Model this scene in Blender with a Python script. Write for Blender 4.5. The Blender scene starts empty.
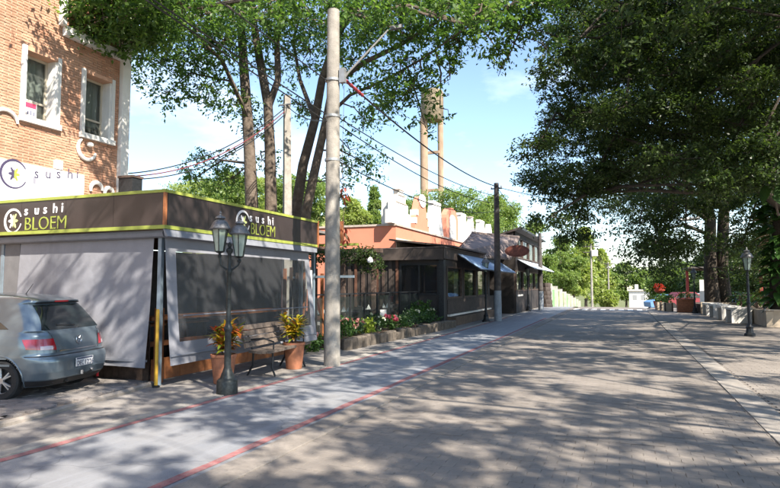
import bpy, math, random
import numpy as np
from mathutils import Vector, Matrix, Euler
random.seed(7); RNG = np.random.default_rng(11)
S = bpy.context.scene
COL = S.collection
rad = math.radians

# ------------------------------------------------------------------ camera
FPX, CX, CY, HCAM = 600.0, 390.0, 244.0, 1.6
VPX, VPY = 622.0, 285.0
PIT = math.atan((VPY-CY)/FPX); YAW = math.atan((VPX-CX)/FPX*math.cos(PIT))
F_ = np.array([-math.sin(YAW)*math.cos(PIT), math.cos(YAW)*math.cos(PIT), math.sin(PIT)])
R_ = np.array([math.cos(YAW), math.sin(YAW), 0.0]); U_ = np.cross(R_, F_)
C_ = np.array([0, 0, HCAM])
cd = bpy.data.cameras.new('camera'); cam = bpy.data.objects.new('camera', cd); COL.objects.link(cam)
cd.sensor_width = 36; cd.lens = FPX/780*36; cd.clip_end = 3000; cd.clip_start = 0.05
M3 = Matrix(((R_[0], U_[0], -F_[0]), (R_[1], U_[1], -F_[1]), (R_[2], U_[2], -F_[2])))
cam.matrix_world = Matrix.Translation(C_) @ M3.to_4x4()
S.camera = cam
def ray(x, y): return F_ + R_*(x-CX)/FPX - U_*(y-CY)/FPX
def gz(x, y, z=0): d = ray(x, y); return C_ + d*(z-HCAM)/d[2]
def atX(x, y, X): d = ray(x, y); return C_ + d*X/d[0]
def atY(x, y, Y): d = ray(x, y); return C_ + d*Y/d[1]

# ------------------------------------------------------------------ sky, sun, exposure
SUN = np.array([0.61, -0.40, 0.68]); SUN /= np.linalg.norm(SUN)
EL = math.asin(SUN[2]); AZ = math.atan2(SUN[0], SUN[1])
W = bpy.data.worlds.new('World'); S.world = W; W.use_nodes = True
nt = W.node_tree; nt.nodes.clear()
def nn(t, **k):
    n = nt.nodes.new(t)
    for a, b in k.items(): setattr(n, a, b)
    return n
out = nn('ShaderNodeOutputWorld'); bg = nn('ShaderNodeBackground'); bg.inputs[1].default_value = 0.110
sky = nn('ShaderNodeTexSky', sky_type='NISHITA', sun_disc=False, sun_elevation=EL, sun_rotation=AZ, air_density=1.0, dust_density=0.25, ozone_density=1.6)
tc = nn('ShaderNodeTexCoord'); mp = nn('ShaderNodeMapping'); mp.inputs['Scale'].default_value = (1, 1, 2.6); mp.inputs['Location'].default_value = (0.5, 0.5, 0)
nz = nn('ShaderNodeTexNoise'); nz.inputs['Scale'].default_value = 2.6; nz.inputs['Detail'].default_value = 7; nz.inputs['Roughness'].default_value = 0.55
rp = nn('ShaderNodeValToRGB'); rp.color_ramp.elements[0].position = 0.53; rp.color_ramp.elements[1].position = 0.76
rp.color_ramp.elements[1].color = (0.8, 0.8, 0.8, 1)
mx = nn('ShaderNodeMix', data_type='RGBA'); mx.inputs[7].default_value = (5.6, 6.1, 6.8, 1)
L = nt.links.new
L(tc.outputs['Generated'], mp.inputs[0]); L(mp.outputs[0], nz.inputs[0]); L(nz.outputs[0], rp.inputs[0])
L(rp.outputs[0], mx.inputs[0]); L(sky.outputs[0], mx.inputs[6]); L(mx.outputs[2], bg.inputs[0]); L(bg.outputs[0], out.inputs[0])
sl = bpy.data.lights.new('sun', 'SUN'); sl.energy = 5.0; sl.angle = rad(0.55); sl.color = (1.0, 0.915, 0.78)
so = bpy.data.objects.new('sun', sl); COL.objects.link(so); so.location = (20, -8, 20)
so.rotation_euler = Vector(SUN).to_track_quat('Z', 'Y').to_euler()
S.view_settings.view_transform = 'Standard'; S.view_settings.look = 'None'; S.view_settings.exposure = 1.5; S.view_settings.gamma = 1
S.render.engine = 'CYCLES'; S.cycles.max_bounces = 8; S.cycles.transparent_max_bounces = 16

# ------------------------------------------------------------------ materials
MATS = {}
def mat(name, col, rough=0.7, metal=0.0, var=0.0, vs=6.0, bump=0.0, bs=40.0, col2=None, spec=0.4, coat=0.0, island=0.0, trans=0.0, stain=0.0, streak=0.0, crack=0.0, drip=0.0):
    """Principled material; noise mottling between col and col2 (or darker/lighter col), optional fine bump, per-island tint"""
    if name in MATS: return MATS[name]
    m = bpy.data.materials.new(name); m.use_nodes = True; t = m.node_tree; b = t.nodes['Principled BSDF']
    b.inputs['Roughness'].default_value = rough; b.inputs['Metallic'].default_value = metal
    b.inputs['Specular IOR Level'].default_value = spec
    if coat: b.inputs['Coat Weight'].default_value = coat; b.inputs['Coat Roughness'].default_value = 0.05
    if trans: b.inputs['Transmission Weight'].default_value = trans
    g = t.nodes.new('ShaderNodeNewGeometry'); last = None
    if var or col2:
        n = t.nodes.new('ShaderNodeTexNoise'); n.inputs['Scale'].default_value = vs; n.inputs['Detail'].default_value = 5; n.inputs['Roughness'].default_value = 0.6
        t.links.new(g.outputs['Position'], n.inputs[0])
        r = t.nodes.new('ShaderNodeValToRGB'); r.color_ramp.elements[0].position = 0.35; r.color_ramp.elements[1].position = 0.68
        c2 = col2 or tuple(min(1, c*(1+var)) for c in col); c1 = col if col2 else tuple(c*(1-var) for c in col)
        r.color_ramp.elements[0].color = (*c1, 1); r.color_ramp.elements[1].color = (*c2, 1)
        t.links.new(n.outputs[0], r.inputs[0]); last = r.outputs[0]
    if island:
        h = t.nodes.new('ShaderNodeHueSaturation'); mr = t.nodes.new('ShaderNodeMapRange')
        mr.inputs[3].default_value = 1-island; mr.inputs[4].default_value = 1+island
        t.links.new(g.outputs['Random Per Island'], mr.inputs[0]); t.links.new(mr.outputs[0], h.inputs['Value'])
        if last: t.links.new(last, h.inputs['Color'])
        else: h.inputs['Color'].default_value = (*col, 1)
        last = h.outputs[0]
    def layer(last, fac, colr):
        """mix a stain colour over the base by fac"""
        mxn = t.nodes.new('ShaderNodeMix'); mxn.data_type = 'RGBA'; t.links.new(fac, mxn.inputs[0])
        if last: t.links.new(last, mxn.inputs[6])
        else: mxn.inputs[6].default_value = (*col, 1)
        mxn.inputs[7].default_value = (*colr, 1); return mxn.outputs[2]
    def noise_fac(scale, lo, hi, amt, mapscale=None, detail=6):
        src = g.outputs['Position']
        if mapscale:
            mpn = t.nodes.new('ShaderNodeMapping'); mpn.inputs['Scale'].default_value = mapscale; t.links.new(src, mpn.inputs[0]); src = mpn.outputs[0]
        n3 = t.nodes.new('ShaderNodeTexNoise'); n3.inputs['Scale'].default_value = scale; n3.inputs['Detail'].default_value = detail; n3.inputs['Roughness'].default_value = .65; t.links.new(src, n3.inputs[0])
        mr3 = t.nodes.new('ShaderNodeMapRange'); mr3.inputs[1].default_value = lo; mr3.inputs[2].default_value = hi; mr3.inputs[4].default_value = amt; t.links.new(n3.outputs[0], mr3.inputs[0]); return mr3.outputs[0]
    if stain:
        last = layer(last, noise_fac(.55, .52, .68, stain), tuple(c*.62 for c in col)); last = layer(last, noise_fac(3.7, .58, .70, stain*.8), tuple(c*.55 for c in col))
        last = layer(last, noise_fac(22, .60, .72, stain*.8), tuple(c*.45 for c in col)); last = layer(last, noise_fac(1.9, .60, .74, stain*.6), tuple(min(1, c*1.35) for c in col))
    if streak:
        last = layer(last, noise_fac(1.0, .52, .70, streak, (5.0, .22, 1)), tuple(min(1, c*1.5) for c in col)); last = layer(last, noise_fac(1.3, .56, .72, streak, (4.0, .12, 1)), tuple(c*.6 for c in col))
    if drip: last = layer(last, noise_fac(1.0, .50, .72, drip, (3.5, 3.5, .35)), tuple(c*.5 for c in col))
    if crack:
        nd = t.nodes.new('ShaderNodeTexNoise'); nd.inputs['Scale'].default_value = 2.5; t.links.new(g.outputs['Position'], nd.inputs[0])
        av = t.nodes.new('ShaderNodeVectorMath'); av.operation = 'MULTIPLY_ADD'; t.links.new(nd.outputs['Color'], av.inputs[0]); av.inputs[1].default_value = (.5, .5, .5); t.links.new(g.outputs['Position'], av.inputs[2])
        vo = t.nodes.new('ShaderNodeTexVoronoi'); vo.feature = 'DISTANCE_TO_EDGE'; vo.inputs['Scale'].default_value = .55; t.links.new(av.outputs[0], vo.inputs[0])
        mr4 = t.nodes.new('ShaderNodeMapRange'); mr4.inputs[1].default_value = .002; mr4.inputs[2].default_value = .008; mr4.inputs[3].default_value = crack; mr4.inputs[4].default_value = 0; t.links.new(vo.outputs[0], mr4.inputs[0])
        last = layer(last, mr4.outputs[0], tuple(c*.3 for c in col))
    if last: t.links.new(last, b.inputs['Base Color'])
    else: b.inputs['Base Color'].default_value = (*col, 1)
    if bump:
        n2 = t.nodes.new('ShaderNodeTexNoise'); n2.inputs['Scale'].default_value = bs; n2.inputs['Detail'].default_value = 4
        bp = t.nodes.new('ShaderNodeBump'); bp.inputs['Strength'].default_value = bump; bp.inputs['Distance'].default_value = 0.02
        t.links.new(g.outputs['Position'], n2.inputs[0]); t.links.new(n2.outputs[0], bp.inputs['Height']); t.links.new(bp.outputs[0], b.inputs['Normal'])
    MATS[name] = m; return m
def leafmat(name, cols, transl=0.35, rough=0.45):
    """leaf: colour ramp by random-per-island, with translucency"""
    m = bpy.data.materials.new(name); m.use_nodes = True; t = m.node_tree; b = t.nodes['Principled BSDF']
    g = t.nodes.new('ShaderNodeNewGeometry'); r = t.nodes.new('ShaderNodeValToRGB')
    els = r.color_ramp.elements
    while len(els) < len(cols): els.new(0.5)
    for i, c in enumerate(cols): els[i].position = i/(len(cols)-1); els[i].color = (*c, 1)
    t.links.new(g.outputs['Random Per Island'], r.inputs[0])
    t.links.new(r.outputs[0], b.inputs['Base Color']); b.inputs['Roughness'].default_value = rough; b.inputs['Specular IOR Level'].default_value = 0.35
    tr = t.nodes.new('ShaderNodeBsdfTranslucent'); br = t.nodes.new('ShaderNodeMix'); br.data_type = 'RGBA'; br.blend_type = 'MULTIPLY'
    br.inputs[0].default_value = 1; br.inputs[7].default_value = (1.5, 1.6, 0.7, 1); t.links.new(r.outputs[0], br.inputs[6]); t.links.new(br.outputs[2], tr.inputs[0])
    mixs = t.nodes.new('ShaderNodeMixShader'); mixs.inputs[0].default_value = transl
    t.links.new(b.outputs[0], mixs.inputs[1]); t.links.new(tr.outputs[0], mixs.inputs[2]); t.links.new(mixs.outputs[0], t.nodes['Material Output'].inputs[0])
    return m
def glassmat(name, tint, transp, rough=0.03):
    """pane: transparent mixed with a glossy coat"""
    m = bpy.data.materials.new(name); m.use_nodes = True; t = m.node_tree; b = t.nodes['Principled BSDF']
    b.inputs['Base Color'].default_value = (*tint, 1); b.inputs['Roughness'].default_value = rough; b.inputs['Specular IOR Level'].default_value = 0.8
    tp = t.nodes.new('ShaderNodeBsdfTransparent'); tp.inputs[0].default_value = (0.85, 0.9, 0.9, 1)
    ms = t.nodes.new('ShaderNodeMixShader'); ms.inputs[0].default_value = transp
    t.links.new(b.outputs[0], ms.inputs[1]); t.links.new(tp.outputs[0], ms.inputs[2]); t.links.new(ms.outputs[0], t.nodes['Material Output'].inputs[0])
    return m

# ------------------------------------------------------------------ mesh builder
class MB:
    def __init__(s): s.v = []; s.f = []
    def add(s, vs, fs):
        o = len(s.v); s.v += [tuple(map(float, p)) for p in vs]; s.f += [tuple(i+o for i in f) for f in fs]; return s
    def box(s, c, d, rz=0.0, rx=0.0, ry=0.0):
        x, y, z = d[0]/2, d[1]/2, d[2]/2
        P = [(-x,-y,-z),(x,-y,-z),(x,y,-z),(-x,y,-z),(-x,-y,z),(x,-y,z),(x,y,z),(-x,y,z)]
        if rz or rx or ry:
            m = Euler((rx, ry, rz)).to_matrix(); P = [m @ Vector(p) for p in P]
        return s.add([(p[0]+c[0], p[1]+c[1], p[2]+c[2]) for p in P], [(0,3,2,1),(4,5,6,7),(0,1,5,4),(1,2,6,5),(2,3,7,6),(3,0,4,7)])
    def bb(s, x0, x1, y0, y1, z0, z1): return s.box(((x0+x1)/2, (y0+y1)/2, (z0+z1)/2), (x1-x0, y1-y0, z1-z0))
    def tube(s, pts, rs, n=8, cap=True):
        pts = [np.array(p, float) for p in pts]
        if not hasattr(rs, '__len__'): rs = [rs]*len(pts)
        rings = []; prev = None
        for i, p in enumerate(pts):
            t = pts[min(i+1, len(pts)-1)]-pts[max(i-1, 0)]; t = t/(np.linalg.norm(t)+1e-9)
            a = np.array([0, 0, 1.]) if abs(t[2]) < 0.9 else np.array([1., 0, 0])
            if prev is not None: a = prev
            u = a - t*(a@t); u /= np.linalg.norm(u)+1e-9; w = np.cross(t, u); prev = u
            rings.append([p+rs[i]*(math.cos(2*math.pi*k/n)*u+math.sin(2*math.pi*k/n)*w) for k in range(n)])
        vs = [q for r in rings for q in r]; fs = []
        for i in range(len(pts)-1):
            for k in range(n):
                a, b = i*n+k, i*n+(k+1) % n; fs.append((a, b, b+n, a+n))
        if cap: fs.append(tuple(range(n))[::-1]); fs.append(tuple((len(pts)-1)*n+k for k in range(n)))
        return s.add(vs, fs)
    def lathe(s, prof, c=(0, 0, 0), n=16, phase=0.0, sx=1.0, sy=1.0):
        vs = []; fs = []
        for r, z in prof:
            for k in range(n):
                a = 2*math.pi*k/n+phase; vs.append((c[0]+sx*r*math.cos(a), c[1]+sy*r*math.sin(a), c[2]+z))
        for i in range(len(prof)-1):
            for k in range(n):
                a, b = i*n+k, i*n+(k+1) % n; fs.append((a, b, b+n, a+n))
        fs.append(tuple(range(n))[::-1]); fs.append(tuple((len(prof)-1)*n+k for k in range(n)))
        return s.add(vs, fs)
    def prism(s, outline, axis, a0, a1):
        """2D outline extruded along axis ('x': outline is (y,z); 'y': (x,z); 'z': (x,y))"""
        def P(p, a): return {'x': (a, p[0], p[1]), 'y': (p[0], a, p[1]), 'z': (p[0], p[1], a)}[axis]
        n = len(outline); vs = [P(p, a0) for p in outline]+[P(p, a1) for p in outline]
        fs = [tuple(range(n))[::-1], tuple(range(n, 2*n))]+[(i, (i+1) % n, (i+1) % n+n, i+n) for i in range(n)]
        return s.add(vs, fs)
    def grid(s, fn, nu, nv):
        vs = [fn(i/nu, j/nv) for j in range(nv+1) for i in range(nu+1)]
        fs = [(j*(nu+1)+i, j*(nu+1)+i+1, (j+1)*(nu+1)+i+1, (j+1)*(nu+1)+i) for j in range(nv) for i in range(nu)]
        return s.add(vs, fs)
    def leaf(s, p, d, L, w, droop=0.25, nrm=None):
        """one bent leaf blade of 4 faces"""
        p = np.array(p, float); d = np.array(d, float); d /= np.linalg.norm(d)+1e-9
        sd = np.cross(d, [0, 0, 1.0]); ns = np.linalg.norm(sd); sd = sd/ns if ns > 1e-3 else np.array([1., 0, 0])
        if nrm is not None: sd = np.array(nrm, float)
        m = p+d*L*0.55+np.array([0, 0, -droop*L*0.2]); e = p+d*L+np.array([0, 0, -droop*L])
        q = p+d*L*0.25
        return s.add([p, q+sd*w*0.35, m+sd*w*0.5, e, m-sd*w*0.5, q-sd*w*0.35, m+np.array([0, 0, -0.02*L])], [(0, 1, 6, 5), (1, 2, 6), (5, 6, 4), (2, 3, 6), (6, 3, 4)])
    def broad(s, p, d, L, w, droop, rr):
        """large heart shaped leaf with a folded midrib"""
        p = np.array(p, float); d = np.array(d, float); d /= np.linalg.norm(d)+1e-9
        sd = np.cross(d, [0, 0, 1.0])+np.array([rr.uniform(-.4, .4), rr.uniform(-.4, .4), rr.uniform(-.5, .5)]); sd -= d*(sd@d); sd /= np.linalg.norm(sd)+1e-9
        nr = np.cross(sd, d); prof = [(0, 0), (-.06, .55), (.12, .92), (.35, 1.0), (.6, .8), (.82, .42), (1.0, 0)]; vs = []
        for t, q in prof:
            c = p+d*L*t+np.array([0, 0, -droop*L*t*t*.5]); vs += [c+sd*w*.5*q+nr*.10*w*q, c, c-sd*w*.5*q+nr*.10*w*q]
        return s.add(vs, [f for i in range(6) for f in ((3*i, 3*i+1, 3*i+4, 3*i+3), (3*i+1, 3*i+2, 3*i+5, 3*i+4))])
    def build(s, name, m, parent=None, smooth=False, ang=35, local=False, kind=None):
        me = bpy.data.meshes.new(name); V = np.array(s.v, float).reshape(-1, 3)
        loc = np.zeros(3)
        if parent is None:
            loc = np.array([(V[:, 0].min()+V[:, 0].max())/2, (V[:, 1].min()+V[:, 1].max())/2, V[:, 2].min()])
        elif not local:
            V = V - np.array(wloc(parent))
        if parent is None: V = V-loc
        me.from_pydata(V.tolist(), [], s.f); me.update()
        if smooth:
            me.polygons.foreach_set('use_smooth', [True]*len(me.polygons)); me.set_sharp_from_angle(angle=rad(ang))
        if m: me.materials.append(m)
        o = bpy.data.objects.new(name, me); COL.objects.link(o)
        if parent is None: o.location = loc
        else: o.parent = parent
        if kind: o['kind'] = kind
        return o
def wloc(o):
    p = np.array(o.location)
    while o.parent: o = o.parent; p = p+np.array(o.location)
    return p
def tag(o, label, cat, group=None):
    o['label'] = label; o['category'] = cat
    if group: o['group'] = group
    return o
def thing(name, label, cat, loc=(0, 0, 0), rz=0.0, group=None):
    o = bpy.data.objects.new(name, None); COL.objects.link(o); o.location = loc; o.rotation_euler = (0, 0, rz); o.empty_display_size = 0.2
    return tag(o, label, cat, group)
def struct(o): o['kind'] = 'structure'; return o
def box_part(name, m, parent, x0, x1, y0, y1, z0, z1): return MB().bb(x0, x1, y0, y1, z0, z1).build(name, m, parent)
def share(o, name, parent, loc, rz=0, rx=0, ry=0):
    """another piece with the same mesh, local location under the same parent"""
    c = bpy.data.objects.new(name, o.data if hasattr(o, 'data') else o); COL.objects.link(c); c.parent = parent; c.location = loc; c.rotation_euler = (rx, ry, rz); return c
def copy_tree(o, parent=None):
    c = o.copy(); COL.objects.link(c); c.parent = parent
    for ch in list(o.children): copy_tree(ch, c)
    return c
def text_mesh(txt, size, thick=0.004, space=1.0, bold=0.0):
    cu = bpy.data.curves.new('lettering', 'FONT'); cu.body = txt; cu.size = size; cu.extrude = thick; cu.space_character = space; cu.offset = bold; cu.resolution_u = 3
    o = bpy.data.objects.new('tmp', cu); COL.objects.link(o)
    me = bpy.data.meshes.new_from_object(o.evaluated_get(bpy.context.evaluated_depsgraph_get())); bpy.data.objects.remove(o); return me
def place_text(name, txt, size, m, parent, loc, rot, space=1.0, bold=0.0, width=None):
    me = text_mesh(txt, size, 0.004, space, bold); me.materials.append(m)
    o = bpy.data.objects.new(name, me); COL.objects.link(o); o.parent = parent
    o.location = np.array(loc)-wloc(parent); o.rotation_euler = rot
    if width:
        xs = [v.co.x for v in me.vertices]; o.scale = (width/(max(xs)-min(xs)), 1, 1)
    return o
def fast_mesh(name, V, nv, m):
    """V: (N*nv,3) -> N separate nv-gons"""
    n = len(V)//nv; me = bpy.data.meshes.new(name)
    me.vertices.add(len(V)); me.vertices.foreach_set('co', V.astype(np.float32).ravel())
    me.loops.add(len(V)); me.loops.foreach_set('vertex_index', np.arange(len(V), dtype=np.int32))
    me.polygons.add(n); me.polygons.foreach_set('loop_start', np.arange(0, len(V), nv, dtype=np.int32))
    me.update(calc_edges=True); me.materials.append(m); return me

# colours
M_ = mat
PAVER = mat('paver_grey_brown', (0.218, 0.192, 0.171), 0.74, var=0.14, vs=1.3, bump=0.5, bs=120, island=0.07, stain=.5)
PAVER_FAR = mat('paver_far', (0.20, 0.174, 0.153), 0.68, var=0.16, vs=1.6, bump=0.4, bs=60, stain=.5)
BED = mat('joint_sand', (0.165, 0.142, 0.125), 0.95, var=0.3, vs=8)
CONC = mat('concrete_path', (0.225, 0.208, 0.196), 0.9, var=0.18, vs=2.2, bump=0.4, bs=90, stain=.7, crack=.4)
CYCLE = mat('cycle_path_worn_blue', (0.205, 0.215, 0.24), 0.55, vs=1.1, col2=(0.245, 0.245, 0.255), bump=0.35, bs=80, stain=.65, streak=.55, crack=.35)
RED = mat('worn_red_paint', (0.27, 0.095, 0.10), 0.88, vs=14, col2=(0.27, 0.17, 0.165), bump=0.3, bs=80, stain=.8)
KERB = mat('kerb_concrete', (0.235, 0.208, 0.185), 0.9, var=0.22, vs=3, bump=0.4, bs=70, island=0.1, stain=.6)
SOIL = mat('soil', (0.09, 0.06, 0.04), 0.95, var=0.4, vs=9)
GRASS = mat('ground_grass', (0.07, 0.10, 0.03), 0.95, vs=0.4, col2=(0.16, 0.15, 0.06))
COBBLE = mat('cobble_grey', (0.21, 0.19, 0.18), 0.85, var=0.25, vs=3, bump=0.6, bs=70, island=0.22)
WHITE = mat('white_paint', (0.66, 0.65, 0.62), 0.78, var=0.07, vs=3, bump=.15, bs=30, drip=.35)
WHITEW = mat('weathered_white', (0.72, 0.70, 0.66), 0.85, vs=1.8, col2=(0.58, 0.55, 0.51), bump=0.2)
BLACK = mat('black_metal', (0.025, 0.027, 0.03), 0.5, 0.3, var=0.3, vs=20)
IRON = mat('dark_green_iron', (0.028, 0.033, 0.034), 0.45, 0.4, var=0.4, vs=30)
WOOD_O = mat('orange_wood', (0.32, 0.12, 0.045), 0.6, vs=7, col2=(0.20, 0.07, 0.03), bump=0.2)
WOOD_D = mat('dark_wood', (0.075, 0.05, 0.04), 0.7, var=0.4, vs=9, bump=0.3)
WOOD_G = mat('grey_wood', (0.20, 0.16, 0.13), 0.75, var=0.35, vs=12, bump=0.3)
STEELB = mat('blue_grey_steel', (0.17, 0.22, 0.27), 0.5, 0.2, var=0.15)
CONCP = mat('concrete_pole', (0.27, 0.25, 0.225), 0.9, var=0.25, vs=4, bump=0.5, bs=50, stain=.7, drip=.5)
BARK = mat('bark_brown', (0.08, 0.06, 0.047), 0.95, vs=6, col2=(0.15, 0.12, 0.097), bump=1.0, bs=18)
BARKD = mat('bark_dark', (0.038, 0.030, 0.024), 0.95, vs=6, col2=(0.07, 0.056, 0.044), bump=1.0, bs=18)
TERRA = mat('terracotta', (0.30, 0.12, 0.065), 0.75, var=0.25, vs=8)
GLASS_D = glassmat('dark_window_glass', (0.02, 0.022, 0.025), 0.25)
GLASS_B = glassmat('barrier_glass', (0.05, 0.06, 0.06), 0.78)
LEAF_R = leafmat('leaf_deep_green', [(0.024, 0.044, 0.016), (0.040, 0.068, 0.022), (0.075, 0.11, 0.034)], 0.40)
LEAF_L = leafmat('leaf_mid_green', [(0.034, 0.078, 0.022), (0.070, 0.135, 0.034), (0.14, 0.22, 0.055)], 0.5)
LEAF_Y = leafmat('leaf_yellow_green', [(0.16, 0.22, 0.06), (0.25, 0.31, 0.09), (0.33, 0.36, 0.13)], 0.45)  # paleness also stands in for haze on the far trees
LEAF_B = leafmat('leaf_broad', [(0.03, 0.07, 0.02), (0.05, 0.11, 0.025)], 0.25, 0.3)

# ------------------------------------------------------------------ ground and street
def hz(Y):
    """street level: flat, then falling away past a crest"""
    if Y < 44: return 0.0
    t = Y-44; return -(0.0035*t*t if t < 8 else 0.224+0.056*(t-8)) if t < 80 else -(0.224+0.056*72)
YS = [-60, -30, -10, 0, 10, 20, 30, 40, 44, 46, 48, 50, 52, 60, 75, 95, 124, 150, 220, 400, 900]
def sheet(name, x0, x1, ys, dz, m):
    b = MB()
    vs = []
    for y in ys: vs += [(x0, y, hz(y)+dz), (x1, y, hz(y)+dz)]
    return struct(b.add(vs, [(2*i, 2*i+1, 2*i+3, 2*i+2) for i in range(len(ys)-1)]).build(name, m))
RX0, RX1 = -3.0, 1.42
sheet('ground', -900, 900, YS, -0.06, GRASS)
YR = [-20, 0, 10, 20, 30, 40, 44, 46, 48, 50, 52, 60, 75, 95, 124]
road = sheet('road', RX0, RX1, YR, -0.013, BED)
sheet('road_paving', RX0, RX1, [21.97]+YR[4:], 0.0, PAVER_FAR)
sheet('pavement_right', 1.80, 40, [18.97]+YR[4:], -0.004, PAVER_FAR)
pr = sheet('pavement_bed', 1.80, 40, YR, -0.017, BED)
cyc = sheet('cycle_path', -5.40, -3.36, YR[:-1], 0.0, CYCLE)
sw = sheet('sidewalk', -30, -5.44, YR[:-1], -0.004, CONC)

# pavers : running bond; nearest in view are pieces, the rest one field
def paver_mesh(w, l, h=0.05, name='paver', m=PAVER):
    b = 0.0018; x, y = w/2-0.0008, l/2-0.0008
    mb = MB().add([(-x,-y,-h),(x,-y,-h),(x,y,-h),(-x,y,-h),(-x,-y,-b),(x,-y,-b),(x,y,-b),(-x,y,-b),(-x+b,-y+b,0),(x-b,-y+b,0),(x-b,y-b,0),(-x+b,y-b,0)],
        [(0,1,5,4),(1,2,6,5),(2,3,7,6),(3,0,4,7),(4,5,9,8),(5,6,10,9),(6,7,11,10),(7,4,8,11),(8,9,10,11)])
    me = bpy.data.meshes.new(name); me.from_pydata(mb.v, [], mb.f); me.update(); me.materials.append(m); return me
def field(parent, name, spots, w, l, m, nind, jit=0.0022, key=None, dz=0.0):
    """spots (x,y,rz): pieces joined as one stuff part, except nind with the smallest key that become objects"""
    spots = sorted(spots, key=key) if key else spots
    me = [paver_mesh(w, l, 0.03+0.002*i, name, m) for i in range(3)]
    P = wloc(parent)
    for (x, y, r) in spots[:nind]:
        share(random.choice(me), name, parent, (x-P[0], y-P[1], dz+random.uniform(-jit, jit)-P[2]), r+random.uniform(-0.003, 0.003), random.uniform(-.006, .006), random.uniform(-.006, .006))
    base = np.array([v.co for v in me[0].vertices]); fcs = [tuple(p.vertices) for p in me[0].polygons if True][4:]
    mb = MB()
    for (x, y, r) in spots[nind:]:
        c, s = math.cos(r), math.sin(r); tx, ty = random.uniform(-.006, .006), random.uniform(-.006, .006)
        z = dz+random.uniform(-jit, jit)
        V = np.stack([x+base[:, 0]*c-base[:, 1]*s, y+base[:, 0]*s+base[:, 1]*c, z+base[:, 2]+base[:, 0]*tx+base[:, 1]*ty], 1)
        mb.add(V, fcs)
    if mb.v: mb.build(name+'_field', m, parent, kind='stuff')
def seen(x, y, z=0.0):
    v = np.array([x, y, z])-C_; d = v@F_
    return d > 0.3 and abs(v@R_)/d*FPX < 392 and abs(v@U_)/d*FPX < 248
spots = []
row = 0; y = 2.2
while y < 22:
    o = 0.105 if row % 2 else 0.0; k = 0
    x = RX0+0.105-o
    while x < RX1+0.12:
        spots.append((x, y, math.pi/2))
        x += 0.21
    y += 0.107; row += 1
vis = lambda s: (0 if seen(s[0], s[1]) else 1, s[0]**2+s[1]**2)
field(road, 'paver', spots, 0.1066, 0.2095, PAVER, 300, key=vis)
spots = []
y = 6.0; row = 0
while y < 19:
    x = 1.86+(0.105 if row % 2 else 0)
    while x < 7.0:
        spots.append((x, y, math.pi/2)); x += 0.21
    y += 0.107; row += 1
field(pr, 'paver', spots, 0.1066, 0.2095, PAVER, 120, key=vis, dz=-0.004)

# kerb strips of concrete slabs, painted lines
def slab_strip(name, x0, x1, ya, yb, ln, dz=0.004, m=KERB):
    st = struct(MB().bb(x0-0.004, x1+0.004, ya, yb, -0.06, dz-0.02).build(name, BED)); P = wloc(st)
    me = [paver_mesh(ln, x1-x0, 0.02, 'kerb_slab', m) for _ in range(2)]
    y = ya+ln/2
    while y < yb:
        share(random.choice(me), 'kerb_slab', st, ((x0+x1)/2-P[0], y-P[1], dz+random.uniform(-.003, .003)-P[2]), math.pi/2+random.uniform(-.004, .004), random.uniform(-.006, .006)); y += ln
    return st
KERBR = mat('kerb_concrete_pale', (0.265, 0.24, 0.216), 0.85, var=0.2, vs=3, bump=0.4, bs=70, island=0.1, stain=.5)
slab_strip('kerb_strip_left', -3.345, -3.01, 1.0, 44, 1.0, 0.012)
slab_strip('kerb_strip_right', 1.435, 1.785, 3.0, 44, 0.9, 0.012, KERBR)
def band(name, x0, x1, y0, y1, z, m, parent, wob=0.012):
    mb = MB(); n = int((y1-y0)/0.35); vs = []
    for i in range(n+1):
        yy = y0+(y1-y0)*i/n; vs += [(x0+random.uniform(-wob, wob), yy, hz(yy)+z), (x1+random.uniform(-wob, wob), yy, hz(yy)+z)]
    return mb.add(vs, [(2*i, 2*i+1, 2*i+3, 2*i+2) for i in range(n)]).build(name, m, parent)
band('red_line', -5.375, -5.275, 1, 30, 0.004, RED, cyc)
band('red_line', -3.52, -3.415, 1, 30, 0.004, RED, cyc)
lk = MB().bb(-5.60, -5.41, 1, 44, -0.05, 0.012).build('kerb_edge', mat('pale_edge', (0.29, 0.27, 0.245), 0.9, var=0.2, vs=4, bump=0.3, stain=.6)); struct(lk)
for i in range(9):       # worn crosswalk dashes at the crest
    x = -3.0+i*0.55
    MB().bb(x, x+0.32, 40.5, 42.6, -0.0, 0.005).build('crosswalk_bar', WHITEW, road)
# parking bay of cobbles under the car
bay = struct(MB().add([(-14, 2, 0.001), (-6.55, 2, 0.001), (-6.75, 5.2, 0.001), (-7.05, 7.1, 0.001), (-7.25, 7.9, 0.001), (-14, 7.9, 0.001)], [(0, 1, 2, 3, 4, 5)]).build('parking_bay', BED))
spots = []
y = 3.0; row = 0
while y < 7.85:
    x = -12.0+(0.1 if row % 2 else 0)
    while x < -6.62-(y-3)*0.13:
        spots.append((x, y, math.pi/2+random.uniform(-.05, .05))); x += 0.2
    y += 0.115; row += 1
field(bay, 'cobble', spots, 0.115, 0.2, COBBLE, 220, jit=0.006, key=vis, dz=0.028)
mb = MB(); pts = [(-6.5+0, 2), (-6.62, 5.2), (-6.9, 7.0), (-7.1, 7.75)]
mb.tube([(p[0], p[1], 0.005) for p in pts], 0.055, 6)
struct(mb.build('bay_kerb', KERB))

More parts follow.
